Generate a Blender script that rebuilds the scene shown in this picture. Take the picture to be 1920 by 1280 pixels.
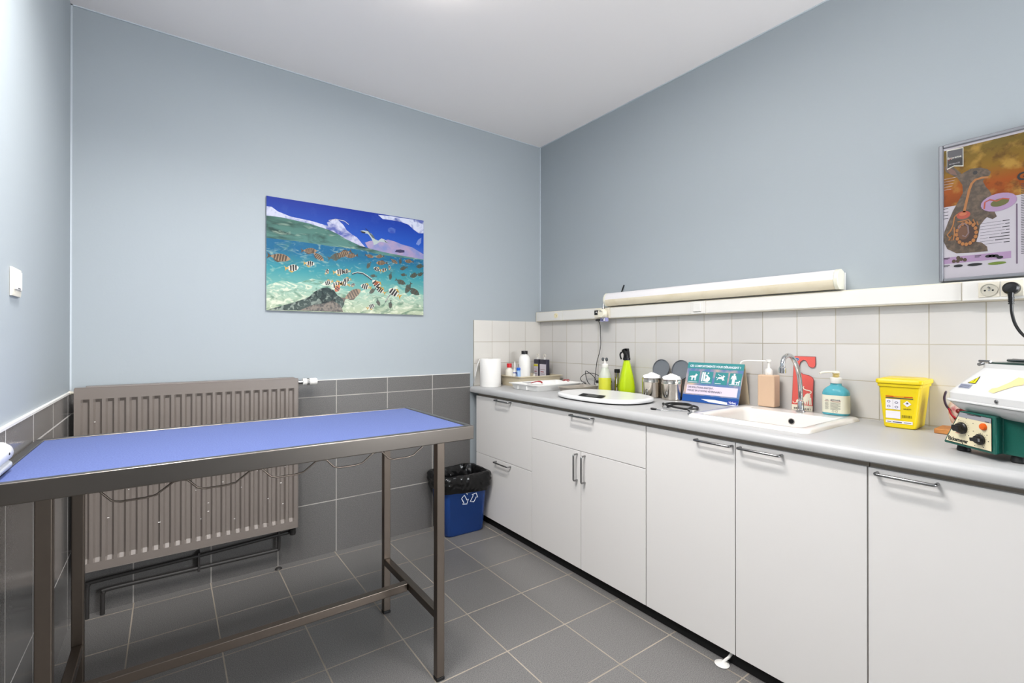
import bpy, bmesh, math, random
import mathutils
from mathutils import Vector, Matrix
random.seed(7)
for o in list(bpy.data.objects): bpy.data.objects.remove(o, do_unlink=True)
SC = bpy.context.scene
COL = SC.collection
PI = math.pi

# ------------------------------------------------------------------ camera
CAM = (-2.3160236, -2.760841, 1.2160252)
YAW, PIT, ROL, FOC, PX, PY = 0.6148862, 0.0025655, 0.000496, 881.93637, 939.53204, 633.29358
cd = bpy.data.cameras.new('camera'); cam = bpy.data.objects.new('camera', cd); COL.objects.link(cam)
cd.sensor_width = 36; cd.sensor_fit = 'HORIZONTAL'; cd.lens = FOC/1920*36; cd.clip_start = .02
cd.shift_x = (960-PX)/1920; cd.shift_y = -(640-PY)/1920
F = Vector((math.sin(YAW)*math.cos(PIT), math.cos(YAW)*math.cos(PIT), math.sin(PIT)))
R = Vector((math.cos(YAW), -math.sin(YAW), 0)); U = R.cross(F)
R2 = R*math.cos(ROL)+U*math.sin(ROL); U2 = U*math.cos(ROL)-R*math.sin(ROL)
M = Matrix((R2, U2, -F)).transposed().to_4x4(); M.translation = Vector(CAM)
cam.matrix_world = M
SC.camera = cam

# ------------------------------------------------------------------ light and exposure
SC.view_settings.view_transform = 'Standard'; SC.view_settings.look = 'None'
SC.view_settings.exposure = 0.0; SC.view_settings.gamma = 1.0
SC.view_settings.use_curve_mapping = False
w = bpy.data.worlds.new('world'); SC.world = w; w.use_nodes = True
w.node_tree.nodes['Background'].inputs[0].default_value = (.75, .85, 1, 1)
w.node_tree.nodes['Background'].inputs[1].default_value = .8
def area(name, loc, rot, sx, sy, power, col, spread=PI):
    l = bpy.data.lights.new(name, 'AREA'); l.shape = 'RECTANGLE'; l.size = sx; l.size_y = sy
    l.energy = power; l.color = col; l.spread = spread
    o = bpy.data.objects.new(name, l); COL.objects.link(o); o.location = loc; o.rotation_euler = rot
    return o
CEIL = 2.6775
WL = -2.6685          # left wall plane
YR = -4.3             # rear wall plane
area('ceiling_tube_light', (-1.5, -1.5, CEIL-.075), (0, 0, 0), .14, .7, 22, (1, .965, .94), math.radians(180))
area('ceiling_louvre_light', (-2.35, -1.62, CEIL-.065), (0, 0, 0), .2, .85, 38, (1, .98, .97), math.radians(146))
area('rear_fill_light', (-.62, YR+.06, 1.3), (math.radians(90), 0, math.radians(26)), 1.0, 1.0, 84, (.95, .97, 1))  # added soft fill from behind the camera, set at the unseen window

# ------------------------------------------------------------------ materials
def lin(c):
    if isinstance(c, str): c = [int(c[i:i+2], 16) for i in (0, 2, 4)]
    return tuple(((v/255)/12.92 if v/255 <= .04045 else ((v/255+.055)/1.055)**2.4) for v in c)+(1,)
MATS = {}
def ink_(c): return tuple(int(255*((v/255)**1.35)*.88) for v in c)
def mat(name, col, rough=.5, metal=0, spec=.5, trans=0, ior=1.45, noise=None, bump=None, emit=0, alpha=1, aniso=0, coat=0):
    """noise = (scale, colour2, lo, hi): second colour mixed by object-space noise; bump = (scale, strength)"""
    if name in MATS: return MATS[name]
    if name.startswith(('print_', 'poster_')): col = ink_(col)
    if name.startswith(('print_', 'poster_')) and noise: noise = (noise[0], ink_(noise[1]))+tuple(noise[2:])
    m = bpy.data.materials.new(name); m.use_nodes = True; nt = m.node_tree; b = nt.nodes['Principled BSDF']
    b.inputs['Base Color'].default_value = lin(col); b.inputs['Roughness'].default_value = rough
    b.inputs['Metallic'].default_value = metal; b.inputs['Specular IOR Level'].default_value = spec
    b.inputs['Transmission Weight'].default_value = trans; b.inputs['IOR'].default_value = ior
    b.inputs['Coat Weight'].default_value = coat
    if emit: b.inputs['Emission Color'].default_value = lin(col); b.inputs['Emission Strength'].default_value = emit
    if noise or bump:
        tc = nt.nodes.new('ShaderNodeTexCoord')
    if noise:
        n = nt.nodes.new('ShaderNodeTexNoise'); n.inputs['Scale'].default_value = noise[0]; n.inputs['Detail'].default_value = 5
        r = nt.nodes.new('ShaderNodeValToRGB'); r.color_ramp.elements[0].position = noise[2]; r.color_ramp.elements[1].position = noise[3]
        r.color_ramp.elements[0].color = lin(col); r.color_ramp.elements[1].color = lin(noise[1])
        nt.links.new(tc.outputs['Object'], n.inputs['Vector']); nt.links.new(n.outputs['Fac'], r.inputs['Fac'])
        nt.links.new(r.outputs['Color'], b.inputs['Base Color'])
    if bump:
        n = nt.nodes.new('ShaderNodeTexNoise'); n.inputs['Scale'].default_value = bump[0]; n.inputs['Detail'].default_value = 4
        bp = nt.nodes.new('ShaderNodeBump'); bp.inputs['Strength'].default_value = bump[1]; bp.inputs['Distance'].default_value = .002
        nt.links.new(tc.outputs['Object'], n.inputs['Vector']); nt.links.new(n.outputs['Fac'], bp.inputs['Height'])
        nt.links.new(bp.outputs['Normal'], b.inputs['Normal'])
    MATS[name] = m
    return m

def tile_mat(name, ax, pu, ou, vlines, gw, c1, c2, gcol, rough, nscale, spec=.5, pv=None, ov=0):
    """tiles with grout: axis ax ('X' or 'Y') with pitch pu, offset ou; along the other axis either pitch pv/offset ov or explicit lines"""
    m = bpy.data.materials.new(name); m.use_nodes = True; nt = m.node_tree; b = nt.nodes['Principled BSDF']
    N, L = nt.nodes.new, nt.links.new
    tc = N('ShaderNodeTexCoord'); sx = N('ShaderNodeSeparateXYZ'); L(tc.outputs['Object'], sx.inputs[0])
    def mth(op, a, bb=None, cc=None):
        n = N('ShaderNodeMath'); n.operation = op
        for i, v in enumerate((a, bb, cc)):
            if v is None: continue
            if isinstance(v, (int, float)): n.inputs[i].default_value = v
            else: L(v, n.inputs[i])
        return n.outputs[0]
    def per(axis, p, off):
        q = mth('DIVIDE', mth('SUBTRACT', sx.outputs[axis], off), p)
        f = mth('SUBTRACT', q, mth('FLOOR', mth('ADD', q, .5)))
        return mth('LESS_THAN', mth('MULTIPLY', mth('ABSOLUTE', f), p), gw/2), mth('FLOOR', q)
    a, ia = per(ax, pu, ou)
    if pv: g2, ib = per('Y' if name == 'floor_tile' else 'Z', pv, ov)
    else:
        g2 = None
        for z in vlines:
            t = mth('LESS_THAN', mth('ABSOLUTE', mth('SUBTRACT', sx.outputs['Z'], z)), gw/2)
            g2 = t if g2 is None else mth('MAXIMUM', g2, t)
        ib = mth('GREATER_THAN', sx.outputs['Z'], vlines[0])
    g = mth('MAXIMUM', a, g2)
    n = N('ShaderNodeTexNoise'); n.inputs['Scale'].default_value = nscale; n.inputs['Detail'].default_value = 3; L(tc.outputs['Object'], n.inputs['Vector'])
    r = N('ShaderNodeValToRGB'); r.color_ramp.elements[0].position = .36; r.color_ramp.elements[1].position = .64
    r.color_ramp.elements[0].color = lin(c1); r.color_ramp.elements[1].color = lin(c2); L(n.outputs['Fac'], r.inputs['Fac'])
    wn = N('ShaderNodeTexWhiteNoise'); wn.noise_dimensions = '2D'; cb = N('ShaderNodeCombineXYZ'); L(ia, cb.inputs[0]); L(ib, cb.inputs[1]); L(cb.outputs[0], wn.inputs['Vector'])
    mr = N('ShaderNodeMapRange'); mr.inputs['To Min'].default_value = .94; mr.inputs['To Max'].default_value = 1.04; L(wn.outputs['Value'], mr.inputs['Value'])
    hv = N('ShaderNodeHueSaturation'); L(r.outputs['Color'], hv.inputs['Color']); L(mr.outputs[0], hv.inputs['Value'])
    n2 = N('ShaderNodeTexNoise'); n2.inputs['Scale'].default_value = 4; L(tc.outputs['Object'], n2.inputs['Vector'])
    gr = N('ShaderNodeValToRGB'); gr.color_ramp.elements[0].color = lin(gcol); gr.color_ramp.elements[1].color = lin([int(v*.86) for v in gcol])
    gr.color_ramp.elements[0].position = .4; gr.color_ramp.elements[1].position = .7; L(n2.outputs['Fac'], gr.inputs['Fac'])
    mx = N('ShaderNodeMix'); mx.data_type = 'RGBA'; L(g, mx.inputs['Factor']); L(hv.outputs['Color'], mx.inputs['A']); L(gr.outputs['Color'], mx.inputs['B'])
    L(mx.outputs['Result'], b.inputs['Base Color'])
    ro = mth('ADD', mth('MULTIPLY', g, .8-rough), rough); L(ro, b.inputs['Roughness']); b.inputs['Specular IOR Level'].default_value = spec
    bp = N('ShaderNodeBump'); bp.invert = True; bp.inputs['Strength'].default_value = .5; bp.inputs['Distance'].default_value = .0015; L(g, bp.inputs['Height']); L(bp.outputs['Normal'], b.inputs['Normal'])
    return m

paint = mat('wall_paint', (160, 168, 173), .55, spec=.3, bump=(90, .12))
ceilm = mat('ceiling_paint', (242, 237, 235), .8, spec=.2)
white_tile_r = tile_mat('white_tile_right', 'Y', .15, 0, [1.197, 1.047, .897, 1.347], .0035, (200, 197, 193), (204, 201, 197), (182, 175, 158), .18, 3)
white_tile_b = tile_mat('white_tile_back', 'X', .15, 0, [1.197, 1.047, .897], .003, (206, 203, 197), (210, 207, 201), (174, 166, 148), .18, 3)
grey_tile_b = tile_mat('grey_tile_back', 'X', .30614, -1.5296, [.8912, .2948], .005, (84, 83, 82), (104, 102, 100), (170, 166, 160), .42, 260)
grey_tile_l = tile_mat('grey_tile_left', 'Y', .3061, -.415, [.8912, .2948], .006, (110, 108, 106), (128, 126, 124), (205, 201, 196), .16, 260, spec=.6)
floor_tile = tile_mat('floor_tile', 'X', .30244, -.6313, None, .005, (84, 83, 82), (126, 124, 122), (160, 150, 136), .38, 330, pv=.30244, ov=-.0656)
lam = mat('white_laminate', (229, 226, 223), .38, bump=(40, .03))
edge = mat('beige_edge_band', (176, 164, 148), .5)
wtop = mat('worktop_laminate', (178, 178, 178), .36, noise=(6, (175, 175, 175), .4, .7))
black = mat('black_plastic', (18, 18, 19), .35)
blackm = mat('black_matte', (10, 10, 10), .8)
steel = mat('brushed_steel', (120, 114, 108), .3, 1, bump=(60, .05))
steel_d = mat('leg_steel', (118, 108, 99), .36, 1)
chrome = mat('chrome', (205, 206, 208), .1, 1)
nickel = mat('satin_nickel', (150, 150, 150), .25, 1)
mirror = mat('polished_steel', (212, 204, 194), .07, 1)
mirror_d = mat('steel_lid_inside', (138, 141, 146), .45, .7)
ceramic = mat('white_ceramic', (226, 222, 217), .12, coat=.3)
whitep = mat('white_plastic', (222, 220, 215), .35)
creamp = mat('cream_plastic', (220, 214, 198), .4)
beige = mat('beige_plastic', (206, 194, 168), .5)
rubber = mat('black_rubber', (14, 14, 15), .5)
wood = mat('pale_wood', (190, 128, 66), .5, noise=(30, (166, 104, 50), .4, .65))

# ------------------------------------------------------------------ mesh builder
class MB:
    def __init__(s): s.v = []; s.f = []; s.m = []; s.mats = []
    def mi(s, m):
        if m is None: return 0
        if m not in s.mats: s.mats.append(m)
        return s.mats.index(m)
    def add(s, vs, fs, m=None):
        b = len(s.v); s.v += [tuple(v) for v in vs]; k = s.mi(m)
        for f in fs: s.f.append([i+b for i in f]); s.m.append(k)
        return s
    def box(s, x0, x1, y0, y1, z0, z1, m=None):
        v = [(x, y, z) for x in (x0, x1) for y in (y0, y1) for z in (z0, z1)]
        return s.add(v, [(0, 1, 3, 2), (4, 6, 7, 5), (0, 4, 5, 1), (2, 3, 7, 6), (0, 2, 6, 4), (1, 5, 7, 3)], m)
    def loft(s, rings, m=None, cap=(True, True), closed=False):
        n = len(rings[0]); v = [p for r in rings for p in r]; f = []
        k = len(rings)
        for i in range(k if closed else k-1):
            for j in range(n):
                a, b2 = i*n+j, i*n+(j+1) % n; c, d = ((i+1) % k)*n+(j+1) % n, ((i+1) % k)*n+j
                f.append((a, b2, c, d))
        if not closed:
            if cap[0]: f.append(tuple(range(n))[::-1])
            if cap[1]: f.append(tuple(range((k-1)*n, k*n)))
        return s.add(v, f, m)
    def lathe(s, prof, c=(0, 0, 0), n=28, m=None, axis='Z', cap=(True, True)):
        rings = []
        for r, h in prof:
            ring = []
            for i in range(n):
                a = 2*PI*i/n; x, y = r*math.cos(a), r*math.sin(a)
                p = {'Z': (x, y, h), 'X': (h, x, y), 'Y': (x, h, y)}[axis]
                ring.append((c[0]+p[0], c[1]+p[1], c[2]+p[2]))
            rings.append(ring)
        return s.loft(rings, m, cap)
    def tube(s, pts, r, n=10, m=None, closed=False):
        P = [Vector(p) for p in pts]; k = len(P); rings = []; up = None
        rr = r if isinstance(r, (list, tuple)) else [r]*k
        for i in range(k):
            if closed: t = (P[(i+1) % k]-P[i-1])
            else: t = P[min(i+1, k-1)]-P[max(i-1, 0)]
            t.normalize()
            if up is None:
                up = Vector((0, 0, 1)) if abs(t.z) < .9 else Vector((1, 0, 0))
            a = up-t*up.dot(t)
            if a.length < 1e-5: a = t.orthogonal()
            a.normalize(); up = a; b2 = t.cross(a)
            rings.append([tuple(P[i]+(a*math.cos(2*PI*j/n)+b2*math.sin(2*PI*j/n))*rr[i]) for j in range(n)])
        return s.loft(rings, m, closed=closed)
    def prism(s, pts, off, m=None):
        """pts: planar 3D polygon, off: extrusion vector"""
        o = Vector(off); n = len(pts); v = [tuple(p) for p in pts]+[tuple(Vector(p)+o) for p in pts]
        f = [tuple(range(n))[::-1], tuple(range(n, 2*n))]+[(i, (i+1) % n, n+(i+1) % n, n+i) for i in range(n)]
        return s.add(v, f, m)
    def build(s, name, m=None, parent=None, bevel=0, smooth=35, seg=2, sub=0, solid=0):
        org = Vector((0, 0, 0)); q = parent
        while q is not None: org = org+q.location; q = q.parent
        me = bpy.data.meshes.new(name)
        me.from_pydata([tuple(Vector(v)-org) for v in s.v], [], s.f); me.update()
        ml = s.mats if s.mats else [m]
        for x in ml: me.materials.append(x if x else m)
        for p, k in zip(me.polygons, s.m): p.material_index = k if s.mats else 0
        bm = bmesh.new(); bm.from_mesh(me); bmesh.ops.recalc_face_normals(bm, faces=bm.faces); bm.to_mesh(me); bm.free()
        if smooth:
            for p in me.polygons: p.use_smooth = True
            me.set_sharp_from_angle(angle=math.radians(smooth))
        o = bpy.data.objects.new(name, me); COL.objects.link(o)
        if parent is not None: o.parent = parent
        if solid:
            d = o.modifiers.new('s', 'SOLIDIFY'); d.thickness = solid; d.offset = 0
        if sub:
            d = o.modifiers.new('u', 'SUBSURF'); d.levels = sub; d.render_levels = sub
        if bevel:
            d = o.modifiers.new('b', 'BEVEL'); d.width = bevel; d.segments = seg; d.limit_method = 'ANGLE'; d.angle_limit = math.radians(40); d.harden_normals = True
        return o

def tag(o, label, cat, group=None):
    o['label'] = label; o['category'] = cat
    if group: o['group'] = group
    return o
def thing(name, label, cat, loc, group=None):
    o = bpy.data.objects.new(name, None); COL.objects.link(o); o.location = loc; o.empty_display_size = .05
    return tag(o, label, cat, group)
def struct(o): o['kind'] = 'structure'; return o
def dup(root, loc, label):
    def cp(o, par):
        c = o.copy(); COL.objects.link(c); c.parent = par
        for ch in o.children: cp(ch, c)
        return c
    r = cp(root, None); r.location = loc; r['label'] = label
    return r
def rrect(cx, cy, hx, hy, r, z, n=6, rot=0):
    pts = []
    for (sx, sy, a0) in ((1, 1, 0), (-1, 1, 90), (-1, -1, 180), (1, -1, 270)):
        for i in range(n+1):
            a = math.radians(a0+90*i/n); x = sx*(hx-r)+r*math.cos(a); y = sy*(hy-r)+r*math.sin(a)
            pts.append((cx+x*math.cos(rot)-y*math.sin(rot), cy+x*math.sin(rot)+y*math.cos(rot), z))
    return pts
def catmull(P, n=8, closed=False):
    P = [Vector(p) for p in P]; out = []; k = len(P)
    rng = range(k) if closed else range(k-1)
    for i in rng:
        p0 = P[i-1] if (closed or i > 0) else P[0]*2-P[1]; p1 = P[i]; p2 = P[(i+1) % k]
        p3 = P[(i+2) % k] if (closed or i+2 < k) else P[-1]*2-P[-2]
        for j in range(n):
            t = j/n
            out.append(.5*((2*p1)+(p2-p0)*t+(2*p0-5*p1+4*p2-p3)*t*t+(3*p1-p0-3*p2+p3)*t*t*t))
    if not closed: out.append(P[-1])
    return out

class Face:
    """flat printed surface: origin + u*U + v*V, lifted along N"""
    def __init__(s, o, U, V, N, mb=None):
        s.o, s.U, s.V, s.N = Vector(o), Vector(U), Vector(V), Vector(N); s.mb = mb or MB(); s.k = 0
    def P(s, u, v, l): return tuple(s.o+s.U*u+s.V*v+s.N*l)
    def poly(s, pts, m, layer=1):
        s.mb.add([s.P(u, v, layer*.00025) for u, v in pts], [tuple(range(len(pts)))], m); return s
    def rect(s, u0, u1, v0, v1, m, layer=1): return s.poly([(u0, v0), (u1, v0), (u1, v1), (u0, v1)], m, layer)
    def disc(s, u, v, ru, rv, m, layer=1, n=20, rot=0):
        c, d = math.cos(rot), math.sin(rot)
        return s.poly([(u+ru*math.cos(2*PI*i/n)*c-rv*math.sin(2*PI*i/n)*d, v+ru*math.cos(2*PI*i/n)*d+rv*math.sin(2*PI*i/n)*c) for i in range(n)], m, layer)
    def line(s, pts, w, m, layer=1):
        P = [Vector((a, b)) for a, b in pts]; L, Rr = [], []
        for i in range(len(P)):
            t = (P[min(i+1, len(P)-1)]-P[max(i-1, 0)]); t.normalize(); n = Vector((-t.y, t.x))*w/2
            L.append(P[i]+n); Rr.append(P[i]-n)
        for i in range(len(P)-1): s.poly([L[i], L[i+1], Rr[i+1], Rr[i]], m, layer)
        return s
    def text(s, body, u, v, size, m, layer=2, align='LEFT', bold=0, sx=1, width=None):
        cu = bpy.data.curves.new('t', 'FONT'); cu.body = body; cu.size = size; cu.align_x = align; cu.offset = bold; cu.resolution_u = 3
        ob = bpy.data.objects.new('t', cu); COL.objects.link(ob)
        dg = bpy.context.evaluated_depsgraph_get(); me = bpy.data.meshes.new_from_object(ob.evaluated_get(dg))
        if width and len(me.vertices):
            xs = [a.co.x for a in me.vertices]; sx = width/(max(xs)-min(xs))
        s.mb.add([s.P(u+a.co.x*sx, v+a.co.y, layer*.00025) for a in me.vertices], [tuple(p.vertices) for p in me.polygons], m)
        bpy.data.objects.remove(ob); bpy.data.meshes.remove(me); bpy.data.curves.remove(cu)
        return s
    def build(s, name, parent): return s.mb.build(name, None, parent, smooth=0)

# ================================================================== the room
def wall(name, x0, x1, y0, y1, z0, z1, m): return struct(MB().box(x0, x1, y0, y1, z0, z1).build(name, m, smooth=0))
wall('floor', WL-.1, .1, YR-.1, .1, -.1, 0, floor_tile)
wall('ceiling', WL-.1, .1, YR-.1, .1, CEIL, CEIL+.1, ceilm)
wall('wall_back', WL-.1, .1, 0, .1, 0, CEIL, paint)
wall('wall_right', 0, .1, YR, 0, 0, CEIL, paint)
wall('wall_left', WL-.1, WL, YR, 0, 0, CEIL, paint)
b = MB()          # rear wall behind the camera, window opening added to house the fill light
b.box(WL, -1.25, YR-.1, YR, 0, CEIL).box(-.1, 0, YR-.1, YR, 0, CEIL).box(-1.25, -.1, YR-.1, YR, 0, .85).box(-1.25, -.1, YR-.1, YR, 2.1, CEIL)
struct(b.build('wall_rear', paint, smooth=0))
b = MB(); b.box(-1.25, -.1, YR-.08, YR-.03, .85, .91).box(-1.25, -.1, YR-.08, YR-.03, 2.04, 2.1).box(-1.25, -1.19, YR-.08, YR-.03, .91, 2.04).box(-.16, -.1, YR-.08, YR-.03, .91, 2.04).box(-.705, -.645, YR-.08, YR-.03, .91, 2.04)
win = struct(b.build('window_1', whitep, smooth=0))
MB().box(-1.19, -.705, YR-.06, YR-.054, .91, 2.04).box(-.645, -.16, YR-.06, YR-.054, .91, 2.04).build('window_pane', mat('window_glass', (240, 245, 245), .02, trans=1), win)
# tile claddings stand a few millimetres proud of the plaster
struct(MB().box(WL, -.632, -.008, 0, 0, .9816).build('trim_1', grey_tile_b, smooth=0))
struct(MB().box(WL, WL+.008, YR, -.008, 0, .9816).build('trim_2', grey_tile_l, smooth=0))
struct(MB().box(WL, WL+.010, YR, -.0, .9816, .989).box(WL+.010, -.632, -.010, 0, .9816, .9855).build('trim_3', mat('grout_edge', (214, 212, 208), .6)))
struct(MB().box(-.6, 0, -.007, 0, .893, 1.347).build('trim_4', white_tile_b, smooth=0))
struct(MB().box(-.007, 0, -3.3, -.007, .893, 1.347).build('trim_5', white_tile_r, smooth=0))
caulk = mat('caulk_line', (192, 200, 206), .6)
struct(MB().box(WL, WL+.006, -.006, 0, .99, CEIL).box(WL, 0, -.006, 0, CEIL-.005, CEIL).box(-.006, 0, YR, 0, CEIL-.005, CEIL).box(-.005, 0, -.005, 0, 1.43, CEIL-.005).build('trim_6', caulk, smooth=0))

# ceiling fixture (just above the top of the picture)
t = thing('ceiling_light', 'long white ceiling luminaire with opal diffuser above the treatment table', 'lamp', (-1.5, -1.66, CEIL-.07))
MB().box(-1.6, -1.4, -2.25, -1.08, CEIL-.03, CEIL).build('housing', whitep, t, bevel=.004)
MB().box(-1.595, -1.405, -2.245, -1.085, CEIL-.07, CEIL-.03).build('diffuser', mat('lit_diffuser', (255, 250, 245), .5, emit=20), t, bevel=.01)

t = thing('ceiling_light', 'square-edged louvred ceiling luminaire near the left wall', 'lamp', (-2.35, -1.62, CEIL-.06))
b = MB(); b.box(-2.49, -2.475, -2.1, -1.14, CEIL-.06, CEIL).box(-2.225, -2.21, -2.1, -1.14, CEIL-.06, CEIL).box(-2.475, -2.225, -2.1, -2.085, CEIL-.06, CEIL).box(-2.475, -2.225, -1.155, -1.14, CEIL-.06, CEIL).box(-2.475, -2.225, -2.085, -1.155, CEIL-.02, CEIL)
b.build('housing', whitep, t)

# ================================================================== kitchen units
DX = -.61         # door front plane
def handle(pa, pb, parent, out=(-.028, 0, 0), r=.0045):
    a, bb, o = Vector(pa), Vector(pb), Vector(out); d = (bb-a).normalized()*.007
    MB().tube([a, a+o*.75, a+o*.93+d*.25, a+o+d, bb+o-d, bb+o*.93-d*.25, bb+o*.75, bb], r, 12).build('handle', nickel, parent, smooth=60)
def front(name, y0, y1, z0, z1, parent, h=None):
    g = .0014
    o = MB().box(DX, DX+.018, y0+g, y1-g, z0+g, z1-g).build(name, lam, parent, bevel=.0012)
    if h: handle(h[0], h[1], o)
    return o
def cabinet(y0, y1, label):
    t = thing('base_cabinet', label, 'cabinet', (-.3, (y0+y1)/2, 0), 'white laminate base cabinets under the worktop')
    b = MB(); b.box(DX+.0185, -.03, y0+.0006, y0+.018, .05, .85).box(DX+.0185, -.03, y1-.018, y1-.0006, .05, .85).box(DX+.0185, -.03, y0+.018, y1-.018, .05, .068).box(-.04, -.03, y0+.018, y1-.018, .068, .85).box(DX+.0185, -.565, y0+.018, y1-.018, .834, .85)
    b.build('carcass', edge, t, smooth=0)
    return t
HZ = .8255; ZB_ = .05; ZT_ = .837
def hh(ya, yb, z): return ((DX, ya, z), (DX, yb, z))
c = cabinet(-.652, -.053, 'white cabinet with two deep drawers in the corner behind the blue bin')
front('drawer', -.652, -.053, .453, ZT_, c, hh(-.302, -.453, HZ+.003))
front('drawer', -.652, -.053, ZB_, .453, c, hh(-.296, -.448, .437))
c = cabinet(-1.444, -.653, 'wide white cabinet with one top drawer above a pair of doors')
front('drawer', -1.444, -.652, .648, ZT_, c, hh(-.986, -1.136, HZ))
front('door', -1.046, -.652, ZB_, .648, c, ((DX, -1.021, .63), (DX, -1.021, .497)))
front('door', -1.444, -1.046, ZB_, .648, c, ((DX, -1.076, .63), (DX, -1.076, .497)))
c = cabinet(-2.243, -1.445, 'white two-door cabinet below the sink with handles meeting at its middle')
front('door', -1.842, -1.445, ZB_, ZT_, c, hh(-1.690, -1.832, HZ-.004))
front('door', -2.243, -1.842, ZB_, ZT_, c, hh(-1.862, -2.004, HZ-.004))
b = MB(); b.tube([(-.622, -1.80, .009), (-.60, -1.812, .026), (-.565, -1.824, .06)], .005, 10); b.lathe([(.004, .0), (.024, .001), (.026, .004), (.020, .008), (.012, .012), (.004, .013)], (-.625, -1.799, 0))
b.build('levelling_foot', whitep, c)
c = cabinet(-2.85, -2.244, 'white single door cabinet at the right edge, below the centrifuge')
front('door', -2.85, -2.244, ZB_, ZT_, c, hh(-2.268, -2.401, HZ-.002))
struct(MB().box(-.588, -.575, -2.95, -.053, 0, .0495).build('baseboard_right', blackm, smooth=0))

# worktop with cut-out for the sink; rounded front edge
WT = .893
def section(y, x0, x1, nose):
    if nose:
        pr = [(x1, .853), (x0+.006, .853), (x0+.001, .857), (x0, .864), (x0+.001, .875), (x0+.006, .886), (x0+.014, .8915), (x0+.024, WT), (x1, WT)]
    else: pr = [(x1, .853), (x0, .853), (x0, WT), (x1, WT)]
    return [(x, y, z) for x, z in pr]
b = MB(); XF = -.634
b.loft([section(-.0085, XF, -.0075, 1), section(-1.63, XF, -.0075, 1)])
b.loft([section(-1.63, XF, -.52, 1), section(-2.03, XF, -.52, 1)])
b.loft([section(-1.63, -.09, -.0075, 0), section(-2.03, -.09, -.0075, 0)])
b.loft([section(-2.03, XF, -.0075, 1), section(-3.0, XF, -.0075, 1)])
tag(b.build('worktop', wtop, smooth=40), 'long light grey laminate worktop over the white cabinets', 'worktop')

# sink
t = thing('sink', 'white ceramic sink set into the grey worktop', 'sink', (-.31, -1.83, WT))
cx, cy = -.305, -1.828
rings = [rrect(cx, cy, .248, .232, .035, WT+.0005), rrect(cx, cy, .245, .229, .035, WT+.009), rrect(cx, cy, .238, .222, .034, WT+.014), rrect(cx, cy, .205, .193, .03, WT+.013)]
rings += [rrect(cx-.02, cy, .178, .187, .03, WT+.009), rrect(cx-.02, cy, .172, .181, .03, WT-.003), rrect(cx-.02, cy, .160, .170, .04, WT-.135), rrect(cx-.02, cy, .13, .14, .05, WT-.15), rrect(cx-.02, cy, .03, .03, .028, WT-.155)]
MB().loft(rings, cap=(False, True)).build('basin', ceramic, t, smooth=50)
MB().lathe([(.0005, 0), (.022, 0), (.022, .003), (.016, .004), (.004, .002)], (cx-.02, cy, WT-.1545), 20).build('drain', chrome, t)
MB().lathe([(.0095, 0), (.0125, 0), (.0125, -.004), (.0095, -.004)], (-.154, -1.84, .868), 20, axis='X', cap=(False, False)).lathe([(.0005, 0), (.0095, 0), (.0095, .003)], (-.157, -1.84, .868), 20, m=None, axis='X').build('overflow_ring', chrome, t)
MB().lathe([(.0002, 0), (.0095, 0)], (-.159, -1.84, .868), 20, axis='X', cap=(False, False)).build('overflow_hole', blackm, t)
# tap
t = thing('tap', 'tall chrome swan-neck tap behind the sink basin', 'tap', (-.1, -1.853, WT+.013))
MB().lathe([(.019, 0), (.019, .004), (.0125, .008), (.0115, .04), (.0095, .046)], (-.1, -1.853, WT+.013)).build('tap_body', chrome, t)
sp = catmull([(-.1, -1.853, .955), (-.101, -1.852, 1.0), (-.108, -1.851, 1.05), (-.128, -1.850, 1.098), (-.162, -1.849, 1.135), (-.2, -1.848, 1.149), (-.235, -1.847, 1.14), (-.25, -1.847, 1.118), (-.252, -1.847, 1.1)], 6)
MB().tube(sp, .0092, 14).build('spout', chrome, t, smooth=60)
MB().lathe([(.010, 0), (.0135, .001), (.0135, .022), (.0105, .026), (.0105, .03)], (-.252, -1.847, 1.076)).build('aerator', chrome, t)

# ================================================================== cable trunking and wall fittings
t = thing('cable_trunking', 'long white cable trunking running along the wall above the white tiles', 'trunking', (-.02, -1.6, 1.347))
MB().box(-.045, -.0005, -3.3, -.001, 1.347, 1.418).build('trunk_base', creamp, t, bevel=.003)
ly = [-.012, -.300, -.610, -1.27, -2.27, -2.36]
b = MB()
for a, c2 in ((-.012, -.298), (-.302, -.62), (-.74, -1.30), (-1.385, -2.345), (-2.60, -3.29)): b.box(-.048, -.044, c2, a, 1.352, 1.413)
b.build('cover_strip', whitep, t, bevel=.0012)
b = MB()
MB().box(-.052, -.044, -.737, -.622, 1.350, 1.415).build('device_plate', creamp, t, bevel=.002)
MB().box(-.052, -.044, -1.383, -1.302, 1.350, 1.415).build('device_plate', whitep, t, bevel=.002)
MB().box(-.056, -.044, -2.597, -2.348, 1.349, 1.416).build('device_plate', whitep, t, bevel=.003)
tag(MB().box(-.060, -.0525, -1.363, -1.318, 1.361, 1.405).build('rocker_switch', whitep, bevel=.003), 'square white rocker switch on the trunking below the strip lamp', 'switch')
# small cream socket at the left end
t = thing('small_socket', 'small cream socket at the left end of the trunking by the room corner', 'socket', (-.049, -.232, 1.385))
MB().lathe([(.018, 0), (.018, -.003), (.012, -.004), (.0115, -.001), (.0005, -.001)], (-.048, -.232, 1.385), 24, axis='X', cap=(False, False)).build('socket_face', mat('cream_socket', (226, 216, 180), .4), t)
MB().lathe([(.0002, 0), (.003, 0)], (-.0496, -.236, 1.383), 12, axis='X', cap=(False, False)).build('pin_hole', black, t)
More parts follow.
